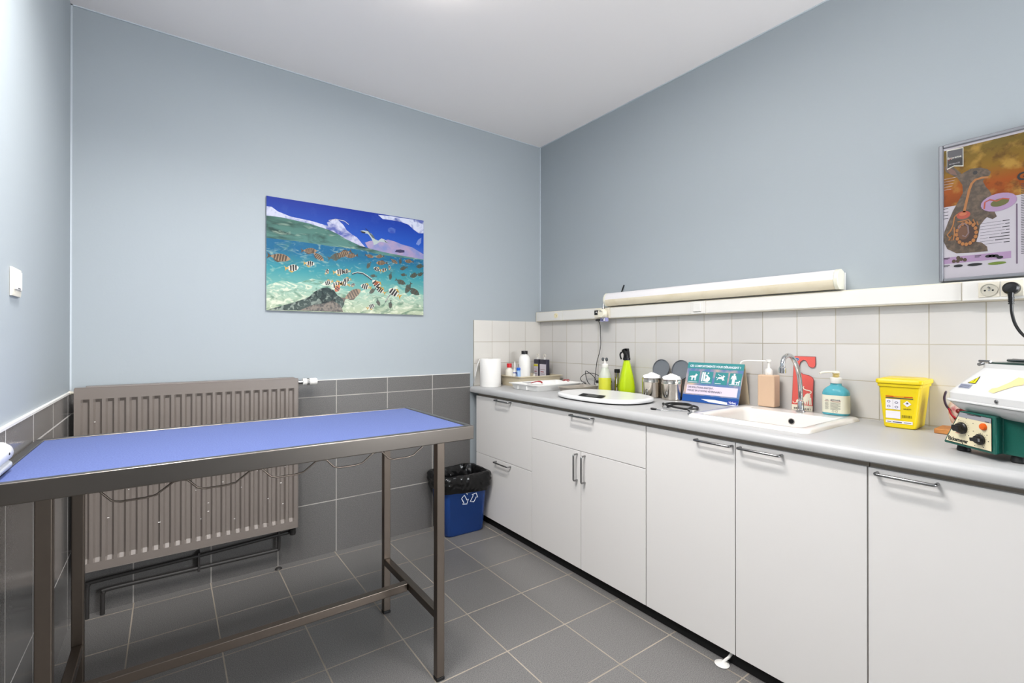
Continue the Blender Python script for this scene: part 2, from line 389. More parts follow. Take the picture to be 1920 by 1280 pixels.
# French sockets at the right
def socket(yc, label):
    t = thing('wall_socket', label, 'socket', (-.056, yc, 1.383), 'cream sockets in the trunking')
    MB().box(-.0585, -.0565, yc-.0255, yc+.0255, 1.358, 1.409).build('socket_plate', creamp, t, bevel=.001)
    MB().lathe([(.0215, .0004), (.0215, -.003), (.0195, -.003), (.019, -.0002), (.0005, -.0002)], (-.059, yc, 1.383), 28, axis='X', cap=(False, False)).build('socket_ring', mat('socket_grey', (200, 196, 182), .45), t)
    for dy in (-.0095, .0095):
        MB().lathe([(.0002, 0), (.0028, 0)], (-.0596, yc+dy, 1.381), 12, axis='X', cap=(False, False)).build('pin_hole', black, t)
    MB().lathe([(.0026, 0), (.0026, -.008), (.0015, -.010)], (-.059, yc, 1.391), 10, axis='X').build('earth_pin', nickel, t)
    MB().lathe([(.0002, 0), (.0022, 0)], (-.0597, yc, 1.3815), 10, axis='X', cap=(False, False)).build('screw', nickel, t)
socket(-2.4145, 'round cream wall socket left empty, beside the black plug')
socket(-2.468, 'cream wall socket with the black plug in it, below the poster')
t = thing('power_plug', 'round black power plug with its cable in the right socket', 'plug', (-.0625, -2.468, 1.383))
MB().lathe([(.020, 0), (.0205, -.012), (.0195, -.022), (.014, -.028), (.0005, -.029)], (-.0625, -2.468, 1.383), 28, axis='X').build('plug_body', black, t)
b = MB(); b.tube([(-.082, -2.468, 1.372), (-.082, -2.4685, 1.355), (-.082, -2.469, 1.335)], [.0085, .007, .0055], 12)
for i in range(4): b.tube([(-.082, -2.469, 1.352-i*.006), (-.082, -2.469, 1.349-i*.006)], .0075, 12)
b.build('strain_relief', black, t)
MB().tube(catmull([(-.082, -2.469, 1.34), (-.083, -2.471, 1.30), (-.086, -2.48, 1.26), (-.092, -2.50, 1.225), (-.10, -2.535, 1.195), (-.12, -2.60, 1.17), (-.15, -2.68, 1.12), (-.2, -2.70, 1.05)], 8), .0042, 10).build('plug_cable', black, t, smooth=60)

# strip lamp
t = thing('strip_lamp', 'long unlit strip lamp with yellowed diffuser above the trunking', 'lamp', (-.04, -1.335, 1.419))
def lamp_prof(y, g=0):
    pr = [(-.012, 1.500-g), (-.035, 1.5085-g), (-.055, 1.506-g), (-.07, 1.495-g), (-.079, 1.476), (-.081, 1.458), (-.074, 1.437+g), (-.058, 1.423+g), (-.012, 1.423+g)]
    return [(x, y, z) for x, z in pr]
MB().box(-.014, -.0005, -1.985, -.705, 1.4215, 1.495).build('back_plate', whitep, t)
def half(y, lo):
    pr = [(-.014, 1.5075), (-.035, 1.5075), (-.055, 1.505), (-.0695, 1.494), (-.078, 1.476), (-.080, 1.463)] if not lo else [(-.080, 1.463), (-.0795, 1.455), (-.073, 1.438), (-.058, 1.424), (-.014, 1.424)]
    pr = pr+([(-.014, 1.463)] )
    return [(x, y, z) for x, z in pr]
MB().loft([half(-1.966, 0), half(-.722, 0)]).build('diffuser_top', mat('opal_plastic', (226, 223, 224), .3), t)
MB().loft([half(-1.966, 1), half(-.722, 1)]).build('diffuser_bottom', mat('yellowed_plastic', (224, 214, 190), .22, noise=(9, (206, 192, 158), .5, .85)), t)
for y0, y1 in ((-.722, -.707), (-1.982, -1.966)):
    MB().loft([lamp_prof(y0), lamp_prof(y1)]).build('end_cap', mat('cap_plastic', (222, 220, 204), .35), t, bevel=.002)
tag(MB().tube([(-.0085, -.797, 1.512), (-.0085, -.816, 1.552)], .0036, 10, m=black).tube([(-.0085, -.816, 1.552), (-.0085, -.8165, 1.553)], .0034, 10, m=black).tube([(-.0085, -.79, 1.497), (-.0085, -.797, 1.512)], .0036, 10, m=black).build('black_pen'), 'short black pen tucked behind the left end of the strip lamp', 'pen')

# adapter with round dial, cable and small antenna box
t = thing('plug_adapter', 'cream plug adapter with round dial and black label on the trunking', 'adapter', (-.053, -.68, 1.383))
MB().box(-.078, -.0525, -.72, -.632, 1.352, 1.408).build('adapter_body', creamp, t, bevel=.004)
MB().box(-.0795, -.078, -.668, -.634, 1.371, 1.400, m=black).box(-.0800, -.0795, -.658, -.646, 1.385, 1.392, m=whitep).build('black_label', None, t, smooth=0)
MB().lathe([(.028, 0), (.028, -.022), (.024, -.028), (.0005, -.029)], (-.0785, -.712, 1.378), 28, axis='X').build('dial', mat('dial_cream', (230, 224, 204), .4), t)
MB().box(-.109, -.1076, -.716, -.713, 1.386, 1.398, m=nickel).box(-.109, -.1076, -.709, -.706, 1.388, 1.399, m=nickel).lathe([(.002, 0), (.002, -.002)], (-.1075, -.724, 1.388), 8, m=black, axis='X').build('dial_mark', None, t)
MB().lathe([(.0105, 0), (.010, .004), (.0035, .02), (.0015, .055), (.001, .066)], (-.066, -.70, 1.4085), 16).build('metal_tip', chrome, t)
MB().box(-.085, -.058, -.733, -.692, 1.328, 1.351, m=mat('violet_clear_plastic', (150, 150, 196), .2)).box(-.0865, -.085, -.728, -.72, 1.331, 1.349, m=whitep).box(-.0865, -.085, -.714, -.70, 1.333, 1.339, m=black).box(-.0865, -.085, -.713, -.706, 1.343, 1.349, m=whitep).build('clear_connector', None, t, smooth=0)
t = thing('charger_cable', 'thin black charger cable hanging down the tiles to the worktop', 'cable', (-.06, -.65, 1.334))
MB().box(-.078, -.055, -.69, -.64, 1.332, 1.345).build('cable_plug', black, t, bevel=.004)
pc = catmull([(-.066, -.66, 1.331), (-.05, -.657, 1.30), (-.045, -.655, 1.24), (-.04, -.652, 1.18), (-.036, -.635, 1.12), (-.035, -.615, 1.07), (-.036, -.605, 1.0), (-.045, -.606, .95), (-.06, -.615, .915), (-0.046, -0.600, .905),
              (-0.050, -0.550, .93), (-0.043, -0.520, .985), (-.06, -.545, 1.005), (-0.034, -0.585, .97), (-0.037, -0.615, .93), (-0.050, -0.600, .915), (-0.056, -0.530, .92), (-0.056, -0.485, .95), (-0.046, -0.520, .985), (-0.037, -0.590, .99), (-0.034, -0.640, .97), (-0.043, -0.660, .93), (-0.056, -0.620, .905), (-0.050, -0.560, .90), (-0.037, -0.500, .93), (-0.031, -0.470, .905)], 6)
MB().tube(pc, .0022, 8).build('cord', rubber, t, smooth=60)

# ================================================================== wall switch, picture, poster
t = thing('light_switch', 'white double light switch on the bright left wall', 'switch', (WL, -.91, 1.372))
MB().loft([[(WL+.0005, y, z) for y, z in ((-.958, 1.334), (-.866, 1.334), (-.866, 1.412), (-.958, 1.412))], [(WL+.0055, y, z) for y, z in ((-.958, 1.334), (-.866, 1.334), (-.866, 1.412), (-.958, 1.412))], [(WL+.0075, y, z) for y, z in ((-.953, 1.345), (-.871, 1.345), (-.871, 1.408), (-.953, 1.408))]]).build('switch_box', creamp, t, bevel=.001)
MB().box(WL+.0077, WL+.0105, -.948, -.876, 1.352, 1.404).build('rocker', whitep, t, bevel=.001)
MB().box(WL+.0106, WL+.011, -.92, -.895, 1.355, 1.3575).build('marking', mat('dark_grey', (70, 70, 74), .5), t)

def grad_mat(name, z0, z1, stops, nz=None, rough=.5, vec='Z', warp=0, stretch=None):
    if name.startswith(('print_', 'poster_')):
        stops = [(p, ink_(c)) for p, c in stops]; nz = [(q[0], ink_(q[1]))+tuple(q[2:]) for q in (nz or [])]
    m = bpy.data.materials.new(name); m.use_nodes = True; nt = m.node_tree; b = nt.nodes['Principled BSDF']; N, L = nt.nodes.new, nt.links.new
    tc = N('ShaderNodeTexCoord'); sx = N('ShaderNodeSeparateXYZ'); L(tc.outputs['Object'], sx.inputs[0])
    mr = N('ShaderNodeMapRange'); mr.inputs['From Min'].default_value = z0; mr.inputs['From Max'].default_value = z1; L(sx.outputs[vec], mr.inputs['Value'])
    r = N('ShaderNodeValToRGB'); e = r.color_ramp.elements
    while len(e) < len(stops): e.new(.5)
    for i, (p, c) in enumerate(stops): e[i].position = p; e[i].color = lin(c)
    out = r.outputs['Color']; L(mr.outputs[0], r.inputs['Fac'])
    mp = N('ShaderNodeMapping'); L(tc.outputs['Object'], mp.inputs[0])
    if stretch: mp.inputs['Scale'].default_value = stretch
    if nz:
        for (sc, c, lo, hi, fac) in nz:
            n = N('ShaderNodeTexNoise'); n.inputs['Scale'].default_value = sc; n.inputs['Detail'].default_value = 5; n.inputs['Distortion'].default_value = warp; L(mp.outputs[0], n.inputs['Vector'])
            q = N('ShaderNodeMapRange'); q.inputs['From Min'].default_value = lo; q.inputs['From Max'].default_value = hi; q.inputs['To Max'].default_value = fac; L(n.outputs['Fac'], q.inputs['Value'])
            mx = N('ShaderNodeMix'); mx.data_type = 'RGBA'; L(q.outputs[0], mx.inputs['Factor']); L(out, mx.inputs['A']); mx.inputs['B'].default_value = lin(c); out = mx.outputs['Result']
    L(out, b.inputs['Base Color']); b.inputs['Roughness'].default_value = rough; b.inputs['Specular IOR Level'].default_value = .2
    return m
PW, PH = .912, .605
PO = Vector((-1.896, -.0135, 1.369))
t = thing('seascape_picture', 'unframed print of striped fish under clear water below a deep blue sky', 'picture', (-1.44, -.001, 1.369))
MB().box(-1.896, -.984, -.0132, -.001, 1.369, 1.974).build('panel', mat('panel_edge', (150, 160, 170), .4), t)
org_z = 0.0
sky = grad_mat('print_sky', .3, .605, [(0, (120, 150, 205)), (.45, (46, 110, 200)), (1, (6, 66, 172))], [(9, (90, 125, 200), .55, .8, .5)])
cloud = grad_mat('print_cloud', .3, .6, [(0, (212, 204, 222)), (1, (222, 228, 242))], [(13, (48, 84, 178), .5, .62, .85), (40, (150, 160, 205), .5, .7, .6)], warp=.5)
wave = grad_mat('print_wave', .3, .55, [(0, (120, 165, 160)), (1, (92, 134, 122))], [(14, (46, 84, 78), .5, .66, .9), (26, (188, 205, 190), .58, .72, .8)], warp=.6, stretch=(.45, 1, 1.6))
sea = grad_mat('print_sea', 0, .33, [(0, (176, 204, 184)), (.35, (150, 200, 190)), (.68, (84, 172, 180)), (1, (30, 128, 166))], [(22, (196, 218, 200), .55, .70, .5), (7, (92, 150, 140), .54, .72, .4)], warp=1.6, stretch=(.7, 1, 1.5))
seabed = grad_mat('print_seabed', 0, .22, [(0, (206, 214, 190)), (1, (150, 206, 200))], [(20, (236, 240, 222), .5, .62, .9), (11, (104, 148, 126), .5, .66, .75)], warp=2.2, stretch=(.7, 1, 1.5))
rock = grad_mat('print_rock', 0, .2, [(0, (104, 116, 112)), (1, (62, 88, 92))], [(26, (170, 180, 172), .53, .62, .9), (14, (34, 50, 56), .5, .62, .8)], warp=1.6)
P = Face(PO, (1, 0, 0), (0, 0, 1), (0, -1, 0))
def pc_(x, y):
    tt = (x-95)/1512; s = tt*1100/(902+tt*198)
    top = 95+225*tt; bot = 1195+27*tt
    return (max(0, min(PW, s*PW)), max(0, min(PH, (bot-y)/(bot-top)*PH)))
def pp(pts, m, l): P.poly([pc_(*q) for q in pts], m, l)
P.rect(0, PW, 0, PH, sky, 1)
pp([(545, 330), (600, 300), (640, 300), (690, 350), (720, 400), (770, 440), (820, 470), (870, 530), (900, 560), (860, 560), (760, 500), (640, 430), (560, 380)], cloud, 1.6)
pp([(95, 195), (130, 200), (170, 240), (260, 285), (420, 320), (560, 365), (700, 440), (820, 520), (790, 545), (640, 480), (560, 430), (300, 360), (95, 320)], cloud, 1.2)
pp([(1040, 250), (1180, 262), (1290, 280), (1605, 322), (1605, 440), (1540, 438), (1470, 400), (1400, 350), (1300, 320), (1180, 300), (1090, 290)], cloud, 1.5)
pp([(900, 520), (960, 500), (1060, 510), (1150, 490), (1230, 510), (1320, 540), (1450, 570), (1605, 640), (1605, 700), (1200, 660), (950, 600)], mat('print_pink_cloud', (188, 172, 200), .3, noise=(18, (150, 160, 205), .4, .65)), 1.6)
pp([(1150, 380), (1190, 372), (1240, 390), (1235, 430), (1180, 430), (1150, 410)], mat('print_faint_cloud', (96, 128, 200), .3, noise=(30, (50, 92, 184), .45, .6)), 1.5)
pp([(1500, 540), (1530, 500), (1575, 480), (1570, 530), (1540, 555)], mat('print_faint_cloud2', (140, 160, 212), .3), 1.5)
pp([(95, 285), (200, 297), (400, 345), (560, 400), (640, 440), (720, 490), (850, 550), (950, 578), (1100, 612), (1300, 645), (1605, 690), (1605, 720), (1200, 700), (600, 600), (95, 540)], wave, 2)
pp([(95, 500), (330, 525), (600, 562), (860, 590), (1000, 625), (1200, 655), (1605, 697), (1605, 1230), (95, 1205)], sea, 3)
pp([(95, 960), (200, 905), (300, 930), (420, 880), (560, 905), (700, 990), (840, 1000), (960, 960), (1100, 1010), (1250, 930), (1400, 1040), (1500, 1000), (1605, 1030), (1605, 1230), (95, 1205)], seabed, 3.5)
pp([(105, 1190), (200, 1150), (300, 1110), (400, 1060), (440, 1010), (490, 975), (550, 962), (600, 985), (640, 1040), (690, 1070), (700, 1120), (660, 1200)], rock, 4)
pp([(330, 1190), (420, 1140), (520, 1120), (590, 1090), (660, 1130), (690, 1200)], mat('print_coral', (150, 140, 128), .4, noise=(60, (88, 84, 80), .45, .6)), 4.5)
pp([(1230, 610), (1250, 590), (1300, 588), (1350, 598), (1350, 618), (1290, 620)], mat('print_island', (64, 56, 110), .4), 4)
kW = mat('print_white', (226, 224, 214), .3); kK = mat('print_black', (36, 32, 34), .3); kY = mat('print_yellow', (206, 170, 40), .3); kO = mat('print_orange', (206, 112, 34), .3)
kB = mat('print_brown', (104, 84, 62), .3); kT = mat('print_tan', (176, 152, 124), .3); kG = mat('print_greyfish', (92, 106, 96), .3); kF = mat('print_faintfish', (70, 128, 130), .3)
def fish(x, y, L_, ang, body, tail, stripes, ratio=.42, l=5):
    u, v = pc_(x, y); s = L_/1512*PW; c, d = math.cos(math.radians(ang)), math.sin(math.radians(ang))
    def T(a, b): return (u+(a*c-b*d)*s, v+(a*d+b*c)*s)
    ok = lambda q: [(max(0, min(PW, a)), max(0, min(PH, b))) for a, b in q]
    n = 12; r = ratio/2
    out = [T(-.5, 0)]+[T(-.5+i/n*.92, r*math.sin(PI*(i/n)**.8)) for i in range(1, n)]+[T(.42, 0)]+[T(-.5+i/n*.92, -r*math.sin(PI*(i/n)**.8)) for i in range(n-1, 0, -1)]
    P.poly(ok(out), body, l)
    P.poly(ok([T(.34, .02), T(.52, r*.8), T(.47, 0), T(.52, -r*.8), T(.34, -.02)]), tail, l+.3)
    P.poly(ok([T(-.2, r*.85), T(.05, r*1.35), T(.3, r*.7), T(.1, r*.7)]), tail, l-.2)
    for a, m in stripes:
        h = r*math.sin(PI*((a+.5)/.92)**.8)*.96; wd = .075 if m is kK else .05
        P.poly(ok([T(a-wd, -h*.92), T(a-wd*.2, h), T(a+wd*1.1, h*.92), T(a+wd*.8, -h)]), m, l+.6)
BF = [(-.3, kK), (-.12, kK), (.06, kK), (.27, kY)]
BS = [(-.33, kK), (-.2, kK), (-.02, kK), (.14, kK)]
GS = [(-.3, kB), (-.18, kB), (-.06, kB), (.06, kB), (.18, kB)]
for (x, y, L_, a) in ((180, 683, 190, 175), (400, 610, 140, 185), (470, 660, 130, 145), (700, 630, 150, 25), (770, 650, 120, 10), (770, 1030, 210, 212), (1080, 718, 120, 5), (945, 650, 90, 170), (1060, 655, 90, 10), (1220, 700, 90, 150), (1410, 705, 100, 0)):
    fish(x, y, L_, a, kT, kB, GS, .36)
for (x, y, L_, a) in ((400, 735, 95, 0), (270, 782, 120, 8), (650, 810, 110, 10), (720, 805, 80, 190), (560, 915, 90, 200), (640, 935, 120, 195), (700, 925, 100, 170), (725, 885, 80, 190), (910, 950, 110, 170), (1030, 930, 130, 140), (1070, 985, 110, 150), (1230, 1010, 150, 150), (1030, 780, 80, 160), (1100, 785, 70, 10), (960, 1145, 90, 25), (545, 810, 60, 60), (775, 935, 60, 20), (1165, 762, 50, 90)):
    fish(x, y, L_, a+180, kW, kY, BF if L_ > 85 else BS, .52)
for (x, y, L_, a) in ((640, 965, 90, 60), (1025, 915, 60, 30)): fish(x, y, L_, a, kO, kY, [(-.2, kK), (0, kK)], .5, 6)
for (x, y, L_, a) in ((940, 740, 80, 60), (1340, 770, 90, 20), (1180, 845, 80, 80), (1340, 835, 70, 0), (1560, 755, 100, 10), (1480, 840, 110, 20), (1570, 830, 80, 30), (1300, 900, 120, 160), (1400, 960, 130, 60), (1470, 990, 150, 150), (990, 845, 70, 0), (1300, 700, 70, 80), (980, 990, 90, 40), (1180, 1120, 90, 85), (620, 660, 150, 200), (1040, 1100, 80, 110)):
    fish(x, y, L_, a, kG, kG, [(-.2, kB), (0, kB)], .4, 4.6)
for q in [((770, 830), (820, 815), (880, 825), (930, 855), (970, 885)), ((1120, 1100), (1150, 1050), (1180, 1020))]:
    P.line([pc_(*a) for a in q], .007, mat('print_slate', (58, 76, 92), .3), 5)
    P.line([(a+.002, b+.005) for a, b in [pc_(*z) for z in q]], .003, kW, 5.2)
pp([(850, 405), (880, 400), (930, 408), (975, 440), (1000, 485), (1040, 500), (1075, 478), (1110, 490), (1160, 528), (1100, 515), (1060, 510), (1020, 535), (990, 545), (985, 515), (960, 470), (930, 435), (880, 425)], mat('print_gull', (196, 206, 206), .3), 6)
pp([(850, 405), (905, 418), (900, 430), (870, 425)], kK, 6.4); pp([(930, 412), (985, 450), (1010, 490), (975, 470)], mat('print_gull_shade', (110, 124, 126), .3), 6.4); pp([(1100, 495), (1160, 528), (1120, 515)], kK, 6.4)
P.line([pc_(*a) for a in ((905, 380), (950, 425))], .003, kK, 6); P.line([pc_(*a) for a in ((560, 310), (620, 295), (700, 312), (740, 345))], .003, kW, 6)
P.build('print', t)

# rabbit poster
LH, LWD = .495, .70
t = thing('anatomy_poster', 'grey framed poster of a brown rabbit and its gut on an autumn ground', 'poster', (-.01, -2.63, 1.4245))
x0, y0, z0 = -.022, -2.281, 1.4245
fr = mat('grey_frame', (120, 122, 128), .35, .3)
b = MB(); y1 = y0-LWD; z1 = z0+LH
b.box(-.024, -.0005, y0-.012, y0, z0, z1).box(-.024, -.0005, y1, y1+.012, z0, z1).box(-.024, -.0005, y1+.012, y0-.012, z0, z0+.012).box(-.024, -.0005, y1+.012, y0-.012, z1-.012, z1)
b.build('frame', fr, t, bevel=.003)
Q = Face((-.016, y0, z0), (0, -1, 0), (0, 0, 1), (-1, 0, 0))
MB().box(-.0158, -.0005, y1+.012, y0-.012, z0+.012, z1-.012).build('backing', mat('poster_paper', (214, 210, 214), .3), t)
def qc(x, y):
    tt = (x-78)/642; s = tt*1010/(1120-tt*110) if False else tt*1010/(1120+tt*(1010-1120))
    top = 225-165*tt; bot = 1235-55*tt
    return (s*.21, (bot-y)/(bot-top)*LH)
def qp(pts, m, l): Q.poly([qc(*p) for p in pts], m, l)
aut = grad_mat('poster_autumn', .25, .48, [(0, (150, 84, 30)), (.35, (176, 104, 36)), (.6, (160, 128, 50)), (1, (132, 118, 58))], [(22, (196, 164, 90), .52, .7, .8), (40, (100, 62, 28), .52, .7, .6)])
wht = mat('poster_white', (206, 202, 208), .3); txt = mat('print_ink', (70, 66, 72), .4); lil = mat('poster_lilac', (186, 160, 190), .3)
Q.rect(.012, LWD-.012, .012, LH-.012, wht, 1)
a0, a1 = qc(98, 262), qc(98, 680)
Q.poly([(.013, a1[1]), (.40, a1[1]+.0), (.688, a1[1]), (.688, a0[1]), (.013, a0[1])], aut, 2)
fur = mat('poster_fur', (98, 82, 66), .4, noise=(70, (128, 110, 92), .42, .62))
qp([(128, 375), (150, 362), (200, 365), (245, 395), (275, 420), (300, 405), (350, 378), (420, 370), (470, 378), (498, 400), (490, 425), (465, 440), (440, 470), (460, 510), (490, 545), (505, 580), (500, 640), (520, 690), (540, 735), (510, 755), (470, 740), (450, 760), (420, 800), (405, 870), (390, 925), (430, 930), (470, 960), (475, 995), (380, 1005), (230, 1015), (150, 985), (118, 930), (125, 860), (160, 780), (200, 700), (250, 620), (285, 560), (280, 500), (240, 450), (190, 430), (140, 410)], fur, 3)
qp([(135, 380), (160, 372), (215, 395), (240, 430), (180, 425)], mat('poster_ear', (140, 106, 92), .4), 4)
Q.disc(*qc(382, 408), .006, .007, kK, 4)
tan = mat('poster_gut', (186, 132, 70), .4); dkr = mat('poster_dark_gut', (88, 56, 34), .4); pnk = mat('poster_stomach', (190, 96, 70), .4)
Q.line([qc(*p) for p in catmull2] if False else [qc(*p) for p in ((480, 440), (430, 446), (385, 460), (355, 490), (335, 540), (320, 600), (305, 660), (292, 715))], .007, tan, 5)
Q.disc(*qc(288, 727), .018, .014, pnk, 5); Q.disc(*qc(285, 720), .010, .006, mat('poster_stomach_light', (206, 130, 90), .4), 6)
Q.disc(*qc(312, 865), .031, .046, dkr, 5)
for i in range(16):
    a = i*2*PI/16; u, v = qc(312, 865); Q.disc(u+.025*math.cos(a), v+.038*math.sin(a), .0048, .0066, tan, 6, n=10)
Q.disc(*qc(290, 860), .015, .024, mat('poster_inner_gut', (130, 92, 64), .4), 7)
Q.line([qc(*p) for p in ((245, 830), (262, 800), (300, 790), (325, 810), (330, 860), (305, 890), (280, 880))], .004, mat('poster_grey_gut', (150, 130, 130), .4), 8)
Q.line([qc(*p) for p in ((240, 720), (215, 745), (205, 800), (180, 850), (150, 880), (170, 900), (195, 880), (165, 920), (205, 915), (215, 870), (212, 820))], .0035, tan, 8)
Q.line([qc(*p) for p in ((240, 780), (300, 770), (330, 760), (355, 790), (365, 755), (385, 800), (395, 770), (405, 800))], .0035, tan, 8)
Q.disc(*qc(552, 628), .043, .030, lil, 6, rot=.1); Q.disc(*qc(560, 630), .022, .013, mat('poster_olive', (120, 120, 60), .4), 7, rot=.15)
Q.line([qc(*p) for p in ((450, 680), (455, 630), (490, 610), (540, 620), (580, 600), (625, 605))], .004, pnk, 7.5)
qp([(100, 1055), (635, 992), (635, 1045), (100, 1102)], lil, 3)
for x, y in ((208, 1075), (245, 1048), (270, 1058), (300, 1062), (242, 1072)): Q.disc(*qc(x, y), .0052, .0062, kB, 5)
for x, y in ((480, 1032), (505, 1030), (530, 1030), (560, 1040)): Q.disc(*qc(x, y), .008, .005, kK, 5)
for x, y, r_, m_ in ((245, 1108, .012, kK), (378, 1096, .019, kK), (540, 1084, .022, mat('poster_green', (130, 150, 60), .4))): Q.disc(*qc(x, y), r_, .005, m_, 5)
for i in range(4):
    u, v = qc(118, 690+i*24); Q.rect(u, u+.013, v-.001, v+.001, txt, 3)
for i, w_ in enumerate((.016, .010, .017, .008, .020, .048, .034, .014)):
    u, v = qc(625, 760+i*23); Q.rect(u-w_, u, v-.0012, v+.0012, txt, 3); Q.rect(u-.07, u-w_-.003, v-.0004, v+.0004, txt, 3)
for i in range(5):
    u, v = qc(110, 470+i*20); Q.rect(u, u+.035-.003*i, v-.0005, v+.0005, wht, 3.5)
u0, v0 = qc(672, 640); u1, v1 = qc(672, 1088); Q.rect(u0-.0015, u0+.0015, v1, v0, mat('poster_lilac_dark', (120, 100, 124), .4), 3)
for i in range(42): Q.rect(.202, .45 if i % 9 else .3, .075+i*.0056, .0768+i*.0056, txt, 2.5)
for (x, y) in ((120, 1058), (120, 1112), (378, 1032)):
    u, v = qc(x, y); Q.rect(u, u+.016, v-.0012, v+.0012, txt, 5); Q.rect(u, u+.012, v-.005, v-.0032, txt, 5)
qp([(146, 248), (290, 218), (290, 362), (210, 365), (150, 395)], kW, 5); qp([(153, 255), (284, 226), (284, 355), (212, 358), (153, 385)], mat('poster_badge', (104, 102, 108), .4), 6)
qp([(153, 322), (284, 296), (284, 355), (212, 358), (153, 385)], kK, 7)
u, v = qc(156, 318); Q.text('Supreme', u, v, .010, kW, 8, width=.036, bold=.0002); u, v = qc(168, 358); Q.text('SCIENCE', u, v, .006, wht, 8, width=.028); u, v = qc(160, 328); Q.line([(u, v), (u+.010, v+.008)], .0015, mat('poster_red', (170, 50, 50), .4), 9)
u, v = qc(672, 470); Q.text('GI', u, v, .036, kK, 5, bold=.0012)
Q.build('print', t)

# ================================================================== radiator
t = thing('radiator', 'taupe ribbed panel radiator on the grey tiled wall behind the treatment table', 'radiator', (-2.2, -.06, .22))
rad = mat('taupe_enamel', (120, 112, 106), .38)
RX0, RX1, RZ0, RZ1, RY = -2.641, -1.757, .222, 1.006, -.105
NG = 21; pitch = (2.607-1.79)/(NG-1)
xs_ = [RX0]
for i in range(NG):
    xc = -2.607+i*pitch; xs_ += [xc-.0145, xc-.0075, xc+.0075, xc+.0145]
xs_ += [RX1]
dep = [0]+[0, 1, 1, 0]*NG+[0]
zs_ = [RZ0, RZ0+.035, RZ0+.052, RZ1-.062, RZ1-.048, RZ1]; zd = [0, 0, 1, 1, 0, 0]
v = []; f = []
for z, dz in zip(zs_, zd):
    for x, dx in zip(xs_, dep): v.append((x, RY+.0118*dx*dz, z))
nx = len(xs_)
for j in range(len(zs_)-1):
    for i in range(nx-1): f.append((j*nx+i, j*nx+i+1, (j+1)*nx+i+1, (j+1)*nx+i))
b = MB(); b.add(v, f, rad)
FRONTB = b
b = MB(); b.box(RX0, RX1, RY+.0125, RY+.022, RZ0, RZ1); b.box(RX0-.002, RX0, RY-.002, RY+.022, RZ0, RZ1).box(RX1, RX1+.002, RY-.002, RY+.022, RZ0, RZ1).box(RX0, RX1, RY, RY+.0125, RZ1, RZ1+.003).box(RX0, RX1, RY, RY+.0125, RZ0-.003, RZ0)
b.build('panel_edge', rad, t, bevel=.001)
b = MB(); b.box(RX0+.03, RX1-.006, -.045, -.032, RZ0+.01, RZ1+.004).box(RX0+.05, RX1-.02, RY+.022, -.045, RZ0+.03, RZ1-.02)
b.box(RX0+.035, RX1-.01, RY+.012, -.032, RZ1-.004, RZ1+.005)
b.build('rear_panel', rad, t, bevel=.002)
chips = FRONTB; wp = mat('bare_primer', (226, 224, 220), .6)
for (x, z) in ((-2.575, .86), (-2.46, .55), (-2.53, .44), (-2.47, .60), (-2.40, .60), (-2.24, .56), (-2.21, .50), (-2.16, .43), (-2.19, .36), (-2.10, .52), (-2.02, .48), (-1.95, .55), (-1.90, .40), (-1.84, .47), (-1.82, .55), (-1.80, .60), (-1.83, .36), (-1.86, .64), (-2.16, .39), (-2.05, .33), (-2.35, .38)):
    w_ = random.uniform(.0015, .005); chips.box(x-w_, x+w_, RY-.0012, RY-.0003, z-.0016, z+.0016, m=wp)
chips.build('front_panel', None, t, smooth=20)
b = MB(); b.lathe([(.010, 0), (.010, .03), (.014, .03), (.015, .045)], (RX1+.002, -.07, .985), 20, axis='X', m=nickel)
b.build('valve_body', nickel, t)
b = MB(); b.lathe([(.017, 0), (.019, .004), (.019, .02), (.016, .022), (.016, .034), (.0195, .036), (.020, .068), (.017, .074), (.0005, .075)], (RX1+.03, -.07, .985), 24, axis='X')
b.build('thermostat_head', whitep, t)
b = MB()
for i in range(10):
    a = 2*PI*i/10; b.box(RX1+.052, RX1+.064, -.07+.0155*math.cos(a)-.002, -.07+.0155*math.cos(a)+.002, .985+.0155*math.sin(a)-.002, .985+.0155*math.sin(a)+.002)
b.build('head_slots', blackm, t)
MB().lathe([(.006, 0), (.006, -.012), (.009, -.013), (.009, -.02)], (RX0-.002, -.07, .985), 14, axis='X').build('vent_plug', creamp, t)
pip = mat('dark_pipe', (44, 42, 41), .5)
MB().tube(catmull([(-1.775, -.07, .25), (-1.775, -.06, .20), (-1.79, -.05, .185), (-1.83, -.05, .182), (-2.2, -.05, .165), (-2.57, -.05, .155), (-2.60, -.05, .145), (-2.605, -.05, .11), (-2.605, -.05, 0)], 5), .0085, 12).build('pipe', pip, t)
MB().tube(catmull([(-1.84, -.05, .28), (-1.84, -.05, .12), (-1.85, -.048, .105), (-1.88, -.048, .103), (-2.2, -.048, .105), (-2.52, -.048, .107), (-2.55, -.048, .095), (-2.553, -.048, .06), (-2.553, -.048, 0)], 5), .0085, 12).build('pipe', pip, t)
b = MB(); b.lathe([(.014, 0), (.016, .01), (.016, .03), (.010, .035), (.010, .06)], (-1.775, -.07, .175), 14).lathe([(.012, 0), (.012, .05)], (-1.84, -.055, .23), 12).box(-1.85, -1.765, -.08, -.055, .212, .232)
b.build('bottom_valve', pip, t)
MB().lathe([(.005, 0), (.018, .002), (.012, .008)], (-1.84, -.048, .0), 14).build('floor_collar', pip, t)
MB().box(-2.2, -2.19, -.058, -.001, .09, .18).build('pipe_bracket', pip, t)

